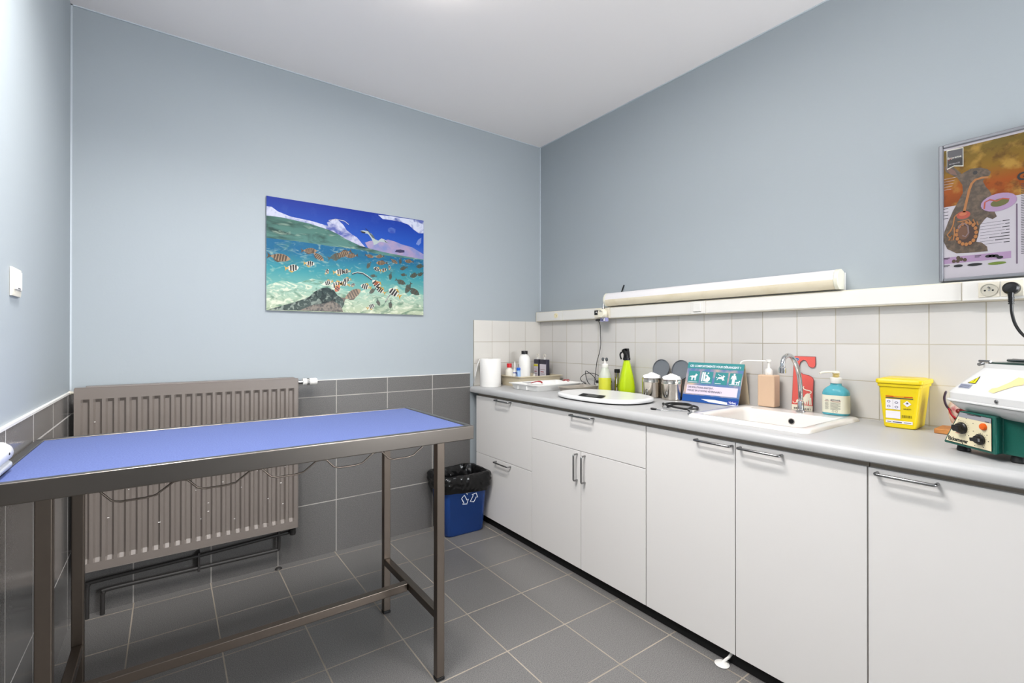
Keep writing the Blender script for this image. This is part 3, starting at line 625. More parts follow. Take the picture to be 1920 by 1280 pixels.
# ================================================================== treatment table
TX0, TX1, TY0, TY1, TZ = -2.6575, -1.399, -1.29, -.70, .899
t = thing('treatment_table', 'stainless steel veterinary treatment table with a blue top', 'table', (-2.03, -1.0, 0))
b = MB(); e = .022
b.box(TX0, TX1, TY0, TY0+e, TZ-.05, TZ).box(TX0, TX1, TY1-e, TY1, TZ-.05, TZ).box(TX0, TX0+e, TY0+e, TY1-e, TZ-.05, TZ).box(TX1-e, TX1, TY0+e, TY1-e, TZ-.05, TZ).box(TX0+e, TX1-e, TY0+e, TY1-e, TZ-.02, TZ-.012)
b.build('top_frame', steel, t, bevel=.003)
bluem = mat('blue_mat', (72, 85, 134), .55, noise=(260, (87, 100, 148), .4, .62), spec=.35)
MB().box(TX0+e, TX1-e, TY0+e, TY1-e, TZ-.0118, TZ-.003).build('blue_top', bluem, t, bevel=.001)
for lx in (-2.567, -1.539):
    for ly_ in (-1.268, -.765):
        lg = MB().box(lx, lx+.031, ly_, ly_+.028, .012, TZ-.05).build('leg', steel_d, t, bevel=.003)
        MB().box(lx-.0005, lx+.0315, ly_-.0005, ly_+.0285, 0, .0118).build('foot_cap', rubber, lg, bevel=.002)
    MB().box(lx+.002, lx+.029, -1.2395, -.7655, .214, .244).build('side_stretcher', steel_d, t, bevel=.003)
MB().box(-2.5375, -1.5375, -1.016, -.986, .2135, .2445).build('long_stretcher', steel_d, t, bevel=.003)
wv = []
for i in range(5):
    x = -2.47+i*.18; wv += [(x, .8425 if i else .849), (x+.016, .8395 if i else .842), (x+.038, .815), (x+.056, .8095), (x+.105, .8095), (x+.128, .813), (x+.164, .8395)]
wv += [(-1.57, .849)]
MB().tube([(x, -1.25, z) for x, z in wv], .0026, 8).build('wire_rail', steel_d, t, smooth=60)
# white handset resting on the table at the left edge
t = thing('clipper', 'white rounded electric clipper lying on the left end of the blue table', 'clipper', (-2.64, -1.35, .9))
def hs(y, w_, h_, z): return [(-2.641+w_*math.cos(a), y, z+h_*math.sin(a)) for a in [2*PI*i/20 for i in range(20)]]
MB().loft([hs(-1.115, .004, .006, .934), hs(-1.118, .010, .014, .936), hs(-1.13, .015, .020, .940), hs(-1.17, .018, .026, .946), hs(-1.36, .019, .027, .946), hs(-1.47, .017, .024, .938), hs(-1.49, .008, .012, .938)]).build('shell', mat('glossy_white', (240, 240, 238), .2), t, smooth=60)
MB().loft([[(-2.641+w_*math.cos(a), y, .913+h_*math.sin(a)) for a in [2*PI*i/16 for i in range(16)]] for y, w_, h_ in ((-1.135, .008, .006), (-1.145, .016, .0125), (-1.46, .016, .0125), (-1.47, .008, .007))]).build('grey_underside', mat('pale_grey_plastic', (190, 194, 198), .35), t, smooth=60)
MB().lathe([(.003, 0), (.003, .0012), (.001, .002)], (-2.6232, -1.185, .945), 10, axis='X').build('button', black, t)

# ================================================================== bin and liner
bl = mat('blue_bin_plastic', (24, 62, 128), .3)
t = thing('recycling_bin', 'blue rectangular bin with white recycling arrows beside the cabinets', 'bin', (-.79, -.14, 0))
def bs(z, k, ins=0): return rrect(-.795, -.142, .135+.018*k-ins, .094+.016*k-ins, .035, z, 6, rot=-.04)
MB().loft([bs(.0005, 0, .008), bs(.012, 0), bs(.34, 1), bs(.345, 1, -.006), bs(.352, 1, -.006), bs(.352, 1, .003), bs(.34, 1, .003), bs(.015, 0, .003)], cap=(True, True)).build('bin_body', bl, t, smooth=50)
tilt = .02/.34
Bf = Face((-.93+.015, -.2362-.0012, .012), (math.cos(-.04), math.sin(-.04), 0), (0, -.016/.33, 1), (-.04, -1, 0))
wm = mat('white_print', (214, 220, 232), .4)
def tri_arrow(cx, cy, rot):
    def T(a, b2): c_, d_ = math.cos(rot), math.sin(rot); return (cx+a*c_-b2*d_, cy+a*d_+b2*c_)
    s_ = .0128
    o_ = [(-1.6, -1), (1.0, -1), (1.0, -1.9), (2.6, 0), (1.0, 1.9), (1.0, 1), (-2.2, 1)]
    Bf.line([T(a*s_, b2*s_) for a, b2 in o_+[o_[0]]], .0055, wm, 3)
gx_, gy_ = .128, .228
for a in (90, 210, 330):
    r_ = math.radians(a); tri_arrow(gx_+.038*math.cos(r_), gy_+.036*math.sin(r_), r_-PI/2+PI)
Bf.build('recycling_symbol', t)
bag = mat('black_bag_film', (10, 10, 11), .2, bump=(22, 1))
for n_ in bag.node_tree.nodes:
    if n_.type == 'BUMP': n_.inputs['Distance'].default_value = .012
    if n_.type == 'TEX_NOISE': n_.noise_type = 'RIDGED_MULTIFRACTAL'; n_.inputs['Detail'].default_value = 2
def bagring(z, k, ins, amp, ph, m_=26):
    base = rrect(-.795, -.142, .135+.018*k-ins, .094+.016*k-ins, .035, z, m_//4, rot=-.04)
    b2_ = []
    for i in range(len(base)):
        p, q = Vector(base[i]), Vector(base[(i+1) % len(base)]); n_ = 9 if (q-p).length > .05 else 1
        for k_ in range(n_): b2_.append(p.lerp(q, k_/n_))
    out = []; c_ = Vector((-.795, -.142, z))
    for p in b2_:
        d_ = (p-c_).normalized(); v_ = Vector((p.x*19, p.y*19, z*42+ph))
        w_ = amp*(1-2.2*abs(mathutils.noise.noise(v_))+.7*mathutils.noise.noise(v_*2.7))
        out.append((p.x+d_.x*w_, p.y+d_.y*w_, z+amp*1.3*mathutils.noise.noise(v_*.7+Vector((5, 1, 2)))))
    return out
rg = []
for z, k, ins in ((.268, .8, -.010), (.276, .8, -.014), (.287, .83, -.018), (.298, .86, -.019), (.309, .9, -.018), (.320, .93, -.020), (.331, .96, -.021), (.342, .98, -.020), (.353, 1, -.020), (.363, 1, -.018), (.372, 1, -.014), (.378, 1, -.006), (.376, 1, .002), (.36, 1, .010), (.335, .96, .015), (.30, .88, .020), (.25, .7, .026), (.19, .5, .03), (.12, .35, .03), (.05, .1, .03)):
    rg.append(bagring(z, k, ins, .0055 if z > .3 or ins > 0 else .004, 0))
rg[0] = [(x, y, z-.014*math.sin((i/len(rg[0]))*2*PI+2.2)) for i, (x, y, z) in enumerate(rg[0])]
tag(MB().loft(rg, cap=(False, True)).build('bin_liner', bag, smooth=40), 'black plastic bag folded over the rim of the blue bin', 'bag')

# ================================================================== corner of the worktop
TB = WT+.0006
# paper roll
t = thing('paper_roll', 'large white paper towel roll standing at the left end of the worktop', 'paper roll', (-.515, -.085, TB))
pap = mat('tissue_paper', (238, 236, 232), .9, bump=(120, .3))
MB().lathe([(.02, TB), (.0705, TB), (.072, TB+.003), (.072, TB+.185), (.0705, TB+.189), (.02, TB+.189)], (-.515, -.085, 0), 48, cap=(False, False)).build('roll_body', pap, t, smooth=40)
MB().lathe([(.0185, TB+.001), (.0205, TB+.001), (.0205, TB+.1885), (.0185, TB+.1885)], (-.515, -.085, 0), 24, cap=(False, False)).build('cardboard_core', mat('cardboard', (160, 132, 100), .8), t)
sh = [[(-.578, -.045, TB+.188), (-.588, -.066, TB+.186)], [(-.591, -.03, TB+.15), (-.597, -.05, TB+.145)], [(-.602, -.022, TB+.08), (-.607, -.04, TB+.075)], [(-.614, -.014, TB+.012), (-.618, -.028, TB+.004)]]
b = MB(); b.add([p for r_ in sh for p in r_], [(0, 1, 3, 2), (2, 3, 5, 4), (4, 5, 7, 6)]); b.build('loose_sheet', pap, t, solid=.0012)

def tray(name, label, cat, corners, z0, z1, slope, m, lip=.006, wallt=.003, extra=None):
    """rectangular open tray from four corner points given at the rim"""
    cx = sum(p[0] for p in corners)/4; cy = sum(p[1] for p in corners)/4
    t = thing(name, label, cat, (cx, cy, z0))
    def ring(z, ins):
        out = []
        n = 4
        for i in range(4):
            p = Vector(corners[i]); a = (Vector(corners[i-1])-p).normalized(); c_ = (Vector(corners[(i+1) % 4])-p).normalized()
            q = p+(a+c_)*ins; r_ = .014
            for k in range(4):
                s_ = k/3; w0 = q+a*r_*(1-s_)**2+c_*r_*s_**2
                out.append((w0.x, w0.y, z))
        return out
    MB().loft([ring(z0, slope), ring(z1-.004, .004), ring(z1-.004, -lip), ring(z1, -lip), ring(z1, .004+wallt), ring(z0+.004, slope+wallt)]).build('tray_body', m, t, smooth=30)
    return t
t = tray('storage_tray', 'beige shallow plastic tray in the corner holding the small bottles', 'tray', [(-.40, -.03), (-.40, -.262), (-.035, -.282), (-.035, -.03)], TB, .963, .012, beige)
z_in = TB+.0047
whb = mat('white_bottle', (234, 233, 229), .3)
def bottle(name, label, x, y, z, prof, m, cap, capm, cat='bottle', group='bottles in the beige tray', n=28):
    t = thing(name, label, cat, (x, y, z), group)
    MB().lathe([(r_, h+z) for r_, h in prof], (x, y, 0), n).build('bottle_body', m, t, smooth=50)
    MB().lathe([(r_, h+z) for r_, h in cap], (x, y, 0), n).build('cap', capm, t, smooth=40)
    return t
bottle('bottle', 'big white bottle with a black screw cap in the beige tray', -.27, -.15, z_in, [(.036, 0), (.041, .004), (.041, .165), (.038, .185), (.029, .203), (.02, .209), (.02, .212)], whb, [(.0225, .2125), (.0225, .234), (.0215, .2355), (.0005, .236)], black)
bottle('bottle', 'squat white bottle with a bright red cap beside the paper roll', -.352, -.080, z_in, [(.024, 0), (.028, .003), (.028, .088), (.025, .100), (.015, .112), (.014, .118)], mat('milky_bottle', (222, 218, 206), .4), [(.0175, .1185), (.0175, .143), (.0165, .146), (.0005, .1465)], mat('red_cap', (196, 24, 34), .35))
tq = bottle('dropper_bottle', 'slim white dropper bottle with a blue printed label and pointed tip', -.322, -.105, z_in, [(.013, 0), (.0145, .002), (.0145, .085), (.012, .096), (.007, .108), (.0065, .112)], whb, [(.008, .1125), (.0075, .125), (.004, .15), (.0025, .160)], whitep)
MB().lathe([(.0149, z_in+.052), (.0149, z_in+.058)], (-.322, -.105, 0), 28, cap=(False, False)).lathe([(.0149, z_in+.078), (.0149, z_in+.084)], (-.322, -.105, 0), 28, cap=(False, False)).build('label', mat('blue_label', (28, 60, 160), .4), tq)
tq = bottle('vial', 'small pale blue bottle with a bright blue cap in front of the big bottle', -.318, -.143, z_in, [(.0145, 0), (.016, .002), (.016, .092), (.012, .098), (.011, .1)], mat('pale_blue_bottle', (150, 182, 220), .3), [(.0145, .1005), (.0145, .113), (.0135, .118), (.0005, .119)], mat('blue_cap', (30, 96, 200), .35))
MB().box(-.3352, -.3342, -.151, -.146, z_in+.045, z_in+.088).box(-.3345, -.3335, -.140, -.132, z_in+.072, z_in+.09).build('label', mat('navy_label', (24, 40, 120), .4), tq)
bottle('vial', 'small dark capped bottle half hidden behind the dropper bottle', -.255, -.078, z_in, [(.012, 0), (.014, .002), (.014, .1), (.011, .11), (.011, .115)], mat('grey_bottle', (150, 150, 156), .3), [(.012, .1155), (.012, .138), (.011, .14), (.0005, .1405)], black)
bottle('vial', 'tiny white vial lying low between the big bottle and the boxes', -.20, -.17, z_in, [(.008, 0), (.009, .002), (.009, .058), (.006, .062)], creamp, [(.007, .0625), (.007, .072), (.0005, .073)], whitep, n=16)
lab = mat('bottle_label', (206, 200, 210), .4)
def flask(x, y, wy, label, band):
    t = thing('flask', label, 'bottle', (x, y, z_in), 'bottles in the beige tray')
    dk = mat('dark_brown_plastic', (52, 50, 64), .25); h = .170
    MB().box(x-.016, x+.016, y-wy, y+wy, z_in, z_in+h).build('flask_body', dk, t, bevel=.004)
    MB().box(x-.0172, x-.0162, y-wy+.003, y+wy-.003, z_in+.01, z_in+h-.034, m=lab).box(x-.0178, x-.0173, y-wy+.003, y+wy-.003, z_in+h-.052, z_in+h-.036, m=band).box(x-.0178, x-.0173, y-wy*.3, y+wy*.6, z_in+.078, z_in+.083, m=mat('label_red', (150, 46, 50), .4)).box(x-.0178, x-.0173, y-wy*.7, y+wy*.7, z_in+.096, z_in+.098, m=mat('label_brown', (120, 90, 90), .4)).box(x-.0178, x-.0173, y-wy*.5, y+wy*.5, z_in+.064, z_in+.066, m=txt).build('label', None, t, smooth=0)
    MB().lathe([(.008, 0), (.008, .012), (.004, .014)], (x, y, z_in+h), 14).build('neck', whitep, t)
    MB().tube([(x, y+.012*math.cos(a), z_in+h+.026+.013*math.sin(a)) for a in [2*PI*i/18 for i in range(18)]], .0016, 6, closed=True).build('hanging_loop', creamp, t)
flask(-.085, -.072, .027, 'dark flat bottle with a yellow-banded label, left one of the pair', mat('label_yellow', (196, 186, 50), .4))
flask(-.085, -.150, .038, 'wide dark flat bottle with a white label, right one of the pair', lab)
# white tray
t = tray('instrument_tray', 'white plastic instrument tray with scooped compartments at the front of the corner', 'tray', [(-.498, -.285), (-.488, -.553), (-.105, -.553), (-.105, -.305)], TB, .934, .018, mat('tray_white', (238, 237, 234), .3), lip=.008)
b = MB()
for y in (-.365, -.452): MB().box(-.494, -.47, y-.004, y+.004, TB+.004, .928).build('rib', MATS['tray_white'], t, bevel=.003)
t = thing('white_dish', 'white curved plastic dish lying in the white instrument tray', 'dish', (-.40, -.36, TB+.005))
rr = []
for k, (dz, g) in enumerate(((.022, .6), (.03, .8), (.052, 1.0), (.0535, 1.0), (.033, .78), (.025, .55))):
    rr.append([(-.36+g*.05*math.cos(a)-(.006 if k > 1 else 0), -.382+g*.062*math.sin(a), TB-.0165+dz) for a in [2*PI*i/24 for i in range(24)]])
MB().loft(rr).build('dish_body', MATS['tray_white'], t, smooth=50)
def scissor(cx, cy, rot, label):
    t = thing('scissors', label, 'scissors', (cx, cy, .937), 'red handled scissors on the white tray')
    rd = mat('red_handle', (158, 42, 48), .35); c_, d_ = math.cos(rot), math.sin(rot)
    def T(a, b2, z): return (cx+a*c_-b2*d_, cy+a*d_+b2*c_, z)
    for s_ in (-1, 1):
        MB().tube(catmull([T(-.03, .004*s_, .938), T(-.01, .010*s_, .944), T(.015, .014*s_, .950), T(.038, .010*s_, .948), T(.046, .002*s_, .941)], 5), .0028, 8).build('handle', rd, t, smooth=60)
    MB().tube([T(-.03, 0, .938), T(-.10, .004, .939)], [.003, .001], 8).build('blade', nickel, t)
scissor(-.42, -.455, -1.2, 'red handled scissors at the left rim of the white tray')
scissor(-.17, -.46, -1.9, 'red handled scissors at the far right of the white tray')
# steel kidney tray
mt = mat('worn_steel', (190, 182, 172), .4, .6, bump=(40, .4))
t = thing('steel_dish', 'rectangular worn steel dish between the white tray and the scale', 'dish', (-.2, -.62, TB))
def kr(z, g): return rrect(-.225, -.640, .135*g+.0, .062*g, .03*g, z, 5, rot=.08)
MB().loft([kr(TB, .86), kr(TB+.003, .9), kr(TB+.026, .98), kr(TB+.028, 1.02), kr(TB+.030, 1.0), kr(TB+.027, .955), kr(TB+.004, .87)]).build('dish_body', mt, t, smooth=50)
# charger box behind the bottle
t = thing('charger', 'small grey charging base with a black top by the tiles', 'charger', (-.07, -.70, TB))
MB().box(-.105, -.03, -.735, -.672, TB, TB+.045).build('base', mat('grey_plastic', (186, 186, 180), .4), t, bevel=.003)
MB().box(-.108, -.028, -.738, -.669, TB+.0455, TB+.062).build('black_top', black, t, bevel=.004)
# bottle with yellow liquid
t = thing('yellow_liquid_bottle', 'clear narrow-necked bottle half full of yellow liquid behind the scale', 'bottle', (-.135, -.775, TB))
c_ = (-.135, -.775, TB)
pl = mat('cloudy_plastic', (222, 226, 214), .3, trans=.35, ior=1.3)
MB().lathe([(.036, .0), (.038, .004), (.038, .095), (.034, .11), (.024, .135), (.016, .152), (.014, .16), (.014, .166)], c_, 28).build('bottle_body', pl, t, smooth=50)
MB().lathe([(.0365, .002), (.0386, .004), (.0386, .088), (.036, .089)], c_, 28).build('yellow_liquid', mat('yellow_liquid', (204, 204, 60), .25), t)
MB().lathe([(.019, .150), (.020, .166), (.017, .170), (.008, .174), (.0055, .19), (.005, .2)], c_, 20).build('spout_cap', whitep, t)
for s_ in (-1, 1): MB().lathe([(.0005, -.002), (.011, -.001), (.0115, .002), (.0005, .003)], (-.137, -.775+.0145*s_, TB+.199), 16, axis='X', m=nickel).build('metal_clip', nickel, t)
# torch
t = thing('torch', 'slim steel torch standing on end with a black cap left of the spray bottle', 'torch', (-.07, -.814, TB))
c_ = (-.07, -.814, TB)
MB().lathe([(.015, .008), (.0155, .012), (.0155, .116)], c_, 24).build('barrel', mirror, t)
MB().lathe([(.0165, 0), (.0165, .0078)], c_, 24).build('base_cap', black, t)
MB().lathe([(.0135, .1165), (.0170, .118), (.0170, .137), (.015, .139)], c_, 24).build('cap', black, t)
# lime spray bottle
t = thing('spray_bottle', 'lime green tapered spray bottle with a black trigger head', 'spray bottle', (-.10, -.913, TB))
lime = mat('lime_plastic', (178, 204, 6), .28)
def lob(z, r_, k):
    return [(-.10+r_*(1+k*math.cos(4*(a)))*math.cos(a)*.8, -.913+r_*(1+k*math.cos(4*a))*math.sin(a), TB+z) for a in [2*PI*i/40+.0 for i in range(40)]]
MB().loft([lob(0, .048, .05), lob(.006, .0535, .08), (lob(.04, .053, .09)), lob(.08, .047, .09), lob(.12, .038, .08), lob(.155, .029, .05), lob(.19, .0205, .01), lob(.198, .0195, 0)]).build('bottle_body', lime, t, smooth=60)
MB().lathe([(.0215, .1985), (.0215, .212), (.016, .218)], (-.10, -.913, TB), 24).build('collar', black, t)
def hd(z, x, wx, wy, y=-.913): return rrect(x, y, wx, wy, min(wx, wy)*.6, TB+z, 4)
MB().loft([hd(.214, -.10, .017, .0165), hd(.232, -.10, .016, .015), hd(.247, -.106, .022, .0125), hd(.258, -.112, .026, .010), hd(.266, -.112, .020, .0075, -.92), hd(.268, -.112, .012, .004, -.922)]).build('spray_head', black, t, smooth=50)
MB().tube(catmull([(-.128, -.905, TB+.248), (-.14, -.9, TB+.238), (-.141, -.9, TB+.222), (-.132, -.9, TB+.205)], 4), [.005]*13, 8).build('trigger', black, t)
MB().tube([(-.11, -.92, TB+.257), (-.12, -.935, TB+.262), (-.124, -.941, TB+.261)], .006, 10).build('nozzle', black, t)

# steel canisters
def canister(label, x, y):
    t = thing('cotton_canister', label, 'canister', (x, y, TB), 'steel canisters with open lids beside the spray bottle')
    c_ = (x, y, TB)
    MB().lathe([(.051, 0), (.0545, .003), (.0545, .082), (.0555, .084), (.0555, .088), (.0545, .09), (.0545, .105), (.056, .1065), (.056, .108), (.053, .108), (.053, .01), (.0005, .01)], c_, 44, cap=(False, False)).build('canister_body', mirror, t, smooth=40)
    b = MB()
    n, k = 28, 8
    for j in range(k+1):
        pass
    rings = []
    for j in range(9):
        fr_ = j/8; r0 = .052*(1-fr_**1.6)+.0005; rings.append([(x+r0*math.cos(a)*(1+.10*math.sin(5*a+j*1.3)+.06*math.sin(9*a+j)), y+r0*math.sin(a)*(1+.07*math.sin(4*a+2*j)), TB+.100+.036*fr_**.7+.009*math.sin(5*a+j*1.7+fr_*3)*(1-fr_*.6)+.007*math.sin(3*a+j)*(1-fr_*.5)) for a in [2*PI*i/n for i in range(n)]])
    b.loft(rings, cap=(True, True)); ob = b.build('cotton', mat('cotton_wool', (246, 245, 243), 1, bump=(60, 1)), t, smooth=60, sub=1)
    # lid leaning upright behind
    cl = Vector((x+.066, y-.012, TB+.156)); nrm = Vector((-1, 0, .18)).normalized(); a_ = nrm.cross(Vector((0, 1, 0))).normalized(); b_ = Vector((0, 1, 0))
    def lr(r_, o): return [tuple(cl+(a_*math.cos(q)+b_*math.sin(q))*r_+nrm*o) for q in [2*PI*i/40 for i in range(40)]]
    lid = MB().loft([lr(.001, -.002), lr(.050, -.002), lr(.0535, .000), lr(.0535, .008), lr(.0515, .008), lr(.0508, .001), lr(.001, -.0005)], cap=(False, False)).build('lid', mirror_d, t, smooth=40)
    MB().tube([tuple(cl+b_*s_-a_*0+nrm*-.003+Vector((.0, 0, -.05))) for s_ in (-.01, .01)], .003, 8).build('hinge', nickel, lid)
    MB().tube([(x-.0555-.0015, y-.004+.006*math.sin(q), TB+.048-.022*(1-math.cos(q))/2*1.6) for q in [2*PI*i/14 for i in range(14)]], .0014, 6, closed=True).build('catch', nickel, t)
    return t
c1 = canister('steel canister heaped with cotton wool, nearer the lime spray bottle', -.115, -1.105)
c2 = dup(c1, (-.112, -1.228, TB), 'steel canister with cotton wool, nearer the tent card')

# scale
t = thing('pet_scale', 'white oval digital scale with a black display strip lying on the worktop', 'scale', (-.39, -1.0, TB))
def se(z, g, n_=60):
    out = []
    for i in range(n_):
        a = 2*PI*i/n_; c_, s_ = math.cos(a), math.sin(a); e_ = 2/2.6
        out.append((-.395+(.185*g)*math.copysign(abs(c_)**e_, c_), -1.002+(.272*g)*math.copysign(abs(s_)**e_, s_), z))
    return out
MB().loft([se(TB, .955), se(TB+.006, .985)]).build('base', rubber, t, smooth=50)
wsc = mat('scale_white', (226, 226, 225), .25)
MB().loft([se(TB+.0065, .99), se(TB+.010, 1.0), se(TB+.019, 1.0), se(TB+.024, .985), se(TB+.0265, .955), se(TB+.0255, .90), se(TB+.024, .80), se(TB+.0238, .02)]).build('platform', wsc, t, smooth=50)
Fd = Face((-.552, -.945, TB+.0262), (0, -1, 0), (1, 0, 0), (0, 0, 1))
b = MB(); b.add([(-.566, -.978, TB+.0280), (-.554, -1.130, TB+.0280), (-.450, -1.070, TB+.0272), (-.462, -.915, TB+.0272)], [(0, 1, 2, 3)], mat('display_black', (22, 22, 24), .6, spec=.2))
b.add([(-.556, -1.022, TB+.0284), (-.550, -1.092, TB+.0284), (-.472, -1.045, TB+.0276), (-.478, -.972, TB+.0276)], [(0, 1, 2, 3)], mat('lcd_grey', (62, 64, 62), .5))
b.build('display', None, t, smooth=0)

# stethoscope
t = thing('stethoscope', 'black stethoscope coiled on the worktop in front of the tent card', 'stethoscope', (-.40, -1.47, TB))
Zs = TB+.005
MB().tube(catmull([(-.40, -1.405, Zs), (-.33, -1.385, Zs+.002), (-.285, -1.42, Zs+.002), (-.30, -1.49, Zs+.002), (-.37, -1.535, Zs+.002), (-.43, -1.52, Zs+.006), (-.445, -1.455, Zs+.012), (-.41, -1.40, Zs+.013), (-.345, -1.40, Zs+.013), (-.325, -1.46, Zs+.013), (-.38, -1.52, Zs+.013), (-.45, -1.545, Zs+.010), (-.488, -1.575, Zs+.010)], 7), .0045, 10).build('tube', rubber, t, smooth=60)
MB().tube(catmull([(-.335, -1.335, Zs), (-.37, -1.36, Zs-.001), (-.43, -1.40, Zs-.001), (-.45, -1.44, Zs)], 6), .0022, 8).tube(catmull([(-.505, -1.41, Zs-.002), (-.50, -1.45, Zs-.002), (-.47, -1.49, Zs-.001), (-.44, -1.51, Zs)], 6), .0022, 8).build('ear_tube', chrome, t, smooth=60)
MB().tube([(-.315, -1.322, Zs+.001), (-.325, -1.328, Zs+.001), (-.345, -1.341, Zs+.001)], [.004, .006, .0045], 10).build('ear_tip', rubber, t)
MB().tube([(-.513, -1.395, Zs), (-.508, -1.40, Zs), (-.503, -1.42, Zs-.001)], [.004, .005, .004], 10).build('ear_tip', rubber, t)
MB().lathe([(.020, 0), (.021, .004), (.016, .008), (.009, .012), (.009, .018), (.014, .020), (.016, .024)], (-.492, -1.592, TB), 24).build('chest_piece', chrome, t)
MB().lathe([(.0165, .0242), (.0165, .027), (.0005, .0275)], (-.492, -1.592, TB), 24).build('diaphragm', rubber, t)

# tent card
t = thing('tent_card', 'teal and blue folded tent card with white animal pictograms beside the sink', 'card', (-.06, -1.44, TB))
f0, f1, top0, top1 = Vector((-.113, -1.288, TB+.0006)), Vector((-.103, -1.582, TB+.0006)), Vector((-.057, -1.293, 1.0945)), Vector((-.047, -1.587, 1.0945))
r0_, r1_ = Vector((-.012, -1.293, TB+.0006)), Vector((-.009, -1.59, TB+.0006))
crd = mat('card_back', (224, 206, 176), .6)
Uv = f1-f0; Vv = top0-f0; Nv = Uv.cross(Vv).normalized()
if Nv.x > 0: Nv = -Nv
MB().add([f0, f1, top1, top0], [(0, 1, 2, 3)]).build('front_panel', crd, t, solid=.0008, smooth=0)
MB().add([r0_, r1_, top1, top0], [(0, 1, 2, 3)]).build('rear_panel', crd, t, solid=.0008, smooth=0)
MB().add([f0+Vector((.004, 0, .0)), f1+Vector((.004, 0, 0)), r1_-Vector((.003, 0, 0)), r0_-Vector((.003, 0, 0))], [(0, 1, 2, 3)]).build('bottom_panel', mat('navy_card', (40, 54, 110), .5), t, solid=.0006, smooth=0)
TW, TH = Uv.length, Vv.length
K = Face(f0+Nv*.0006, Uv.normalized(), Vv.normalized(), Nv)
teal = mat('card_teal', (58, 138, 140), .35); navy = mat('card_blue', (26, 76, 148), .35); kw = mat('card_white', (232, 232, 238), .35); blush = mat('card_blush', (222, 208, 222), .35); ink = mat('card_ink', (52, 58, 88), .4)
ph = mat('card_photo', (92, 120, 165), .35, noise=(14, (196, 170, 150), .42, .66))
def kr_(u0, u1, v0, v1, m, l=1): K.rect(u0*TW, u1*TW, v0*TH, v1*TH, m, l)
kr_(0, 1, 0, 1, ph); kr_(0, 1, .845, 1, teal, 2); kr_(0, 1, 0, .175, navy, 2)
K.text('CES COMPORTEMENTS VOUS DÉRANGENT ?', .045*TW, .885*TH, .0150, kw, 3, width=.90*TW, bold=.0004)
sq = [(.045, .255), (.285, .495), (.535, .755), (.785, .985)]
for i, (a, c_) in enumerate(sq):
    kr_(a, c_, .475, .775, teal, 2); kr_(a+.015, c_-.02-(.08 if i == 2 else 0), .497, .508, kw, 3)
def kp(pts, i, m=kw):
    a, c_ = sq[i]; K.poly([((a+(c_-a)*u)*TW, (.475+.3*v)*TH) for u, v in pts], m, 3)
def dog(i, u0, v0, s_, leap=False):
    T = lambda q: [(u0+a*s_, v0+b2*s_) for a, b2 in q]
    kp(T([(.0, .48), (.1, .55), (.2, .62), (.55, .62), (.68, .75), (.72, .95), (.78, .84), (.9, .82), (1.0, .72), (.88, .66), (.82, .52), (.78, .38), (.3, .36), (.16, .42)]), i)
    if leap:
        kp(T([(.2, .42), (.02, .2), (-.08, .2), (.14, .48)]), i); kp(T([(.7, .4), (.9, .2), (1.0, .22), (.8, .5)]), i); kp(T([(.55, .4), (.75, .15), (.84, .16), (.68, .45)]), i)
        kp(T([(.0, .5), (-.15, .62), (-.2, .58), (-.02, .44)]), i)
    else:
        kp(T([(.1, .55), (-.08, .36), (-.1, .44), (.04, .6)]), i)
        for q in (.18, .3, .62, .74): kp(T([(q, .4), (q+.09, .4), (q+.08, .02), (q+.01, .02)]), i)
dog(0, .18, .2, .66); dog(2, .2, .25, .6, True)
K.line([((.535+.05)*TW, .735*TH), ((.535+.075)*TW, .70*TH), ((.535+.10)*TW, .70*TH), ((.535+.12)*TW, .66*TH)], .0022, kw, 3)
kp([(.05, .18), (.17, .18), (.2, .95), (.06, .95)], 1); kp([(.24, .2), (.38, .2), (.36, .95), (.22, .95)], 1)
kp([(.36, .2), (.62, .15), (.78, .3), (.8, .5), (.62, .62), (.5, .78), (.38, .7), (.5, .55), (.42, .4)], 1); kp([(.5, .85), (.56, .95), (.66, .93), (.62, .82)], 1)
K.disc((.785+.2*.38)*TW, (.475+.3*.88)*TH, .0048, .0052, kw, 3)
kp([(.2, .8), (.52, .8), (.6, .5), (.54, .48), (.48, .64), (.48, .12), (.38, .12), (.37, .42), (.35, .12), (.25, .12), (.25, .64), (.17, .5), (.11, .52)], 3)
dog(3, .56, .1, .38)
kr_(.05, .955, .205, .42, blush, 2.5)
K.text('DES SOLUTIONS EXISTENT,', .075*TW, .345*TH, .0125, ink, 4, width=.47*TW, bold=.0003)
K.text('PARLEZ EN À VOTRE VÉTÉRINAIRE !', .075*TW, .265*TH, .0125, ink, 4, width=.62*TW, bold=.0003)
K.poly([(.35*TW, .09*TH), (.6*TW, .10*TH), (.995*TW, .045*TH), (.995*TW, .0), (.5*TW, .035*TH)], kw, 3)
kr_(.82, .985, .025, .125, mat('logo_blue', (34, 60, 150), .35), 4); K.text('Virbac', .84*TW, .05*TH, .015, kw, 5, width=.125*TW, bold=.0003)
K.build('print', t)

# soap dispenser
t = thing('soap_dispenser', 'square bottle of pale orange liquid soap with a long white pump', 'dispenser', (-.062, -1.703, WT+.0145))
z_ = WT+.0148
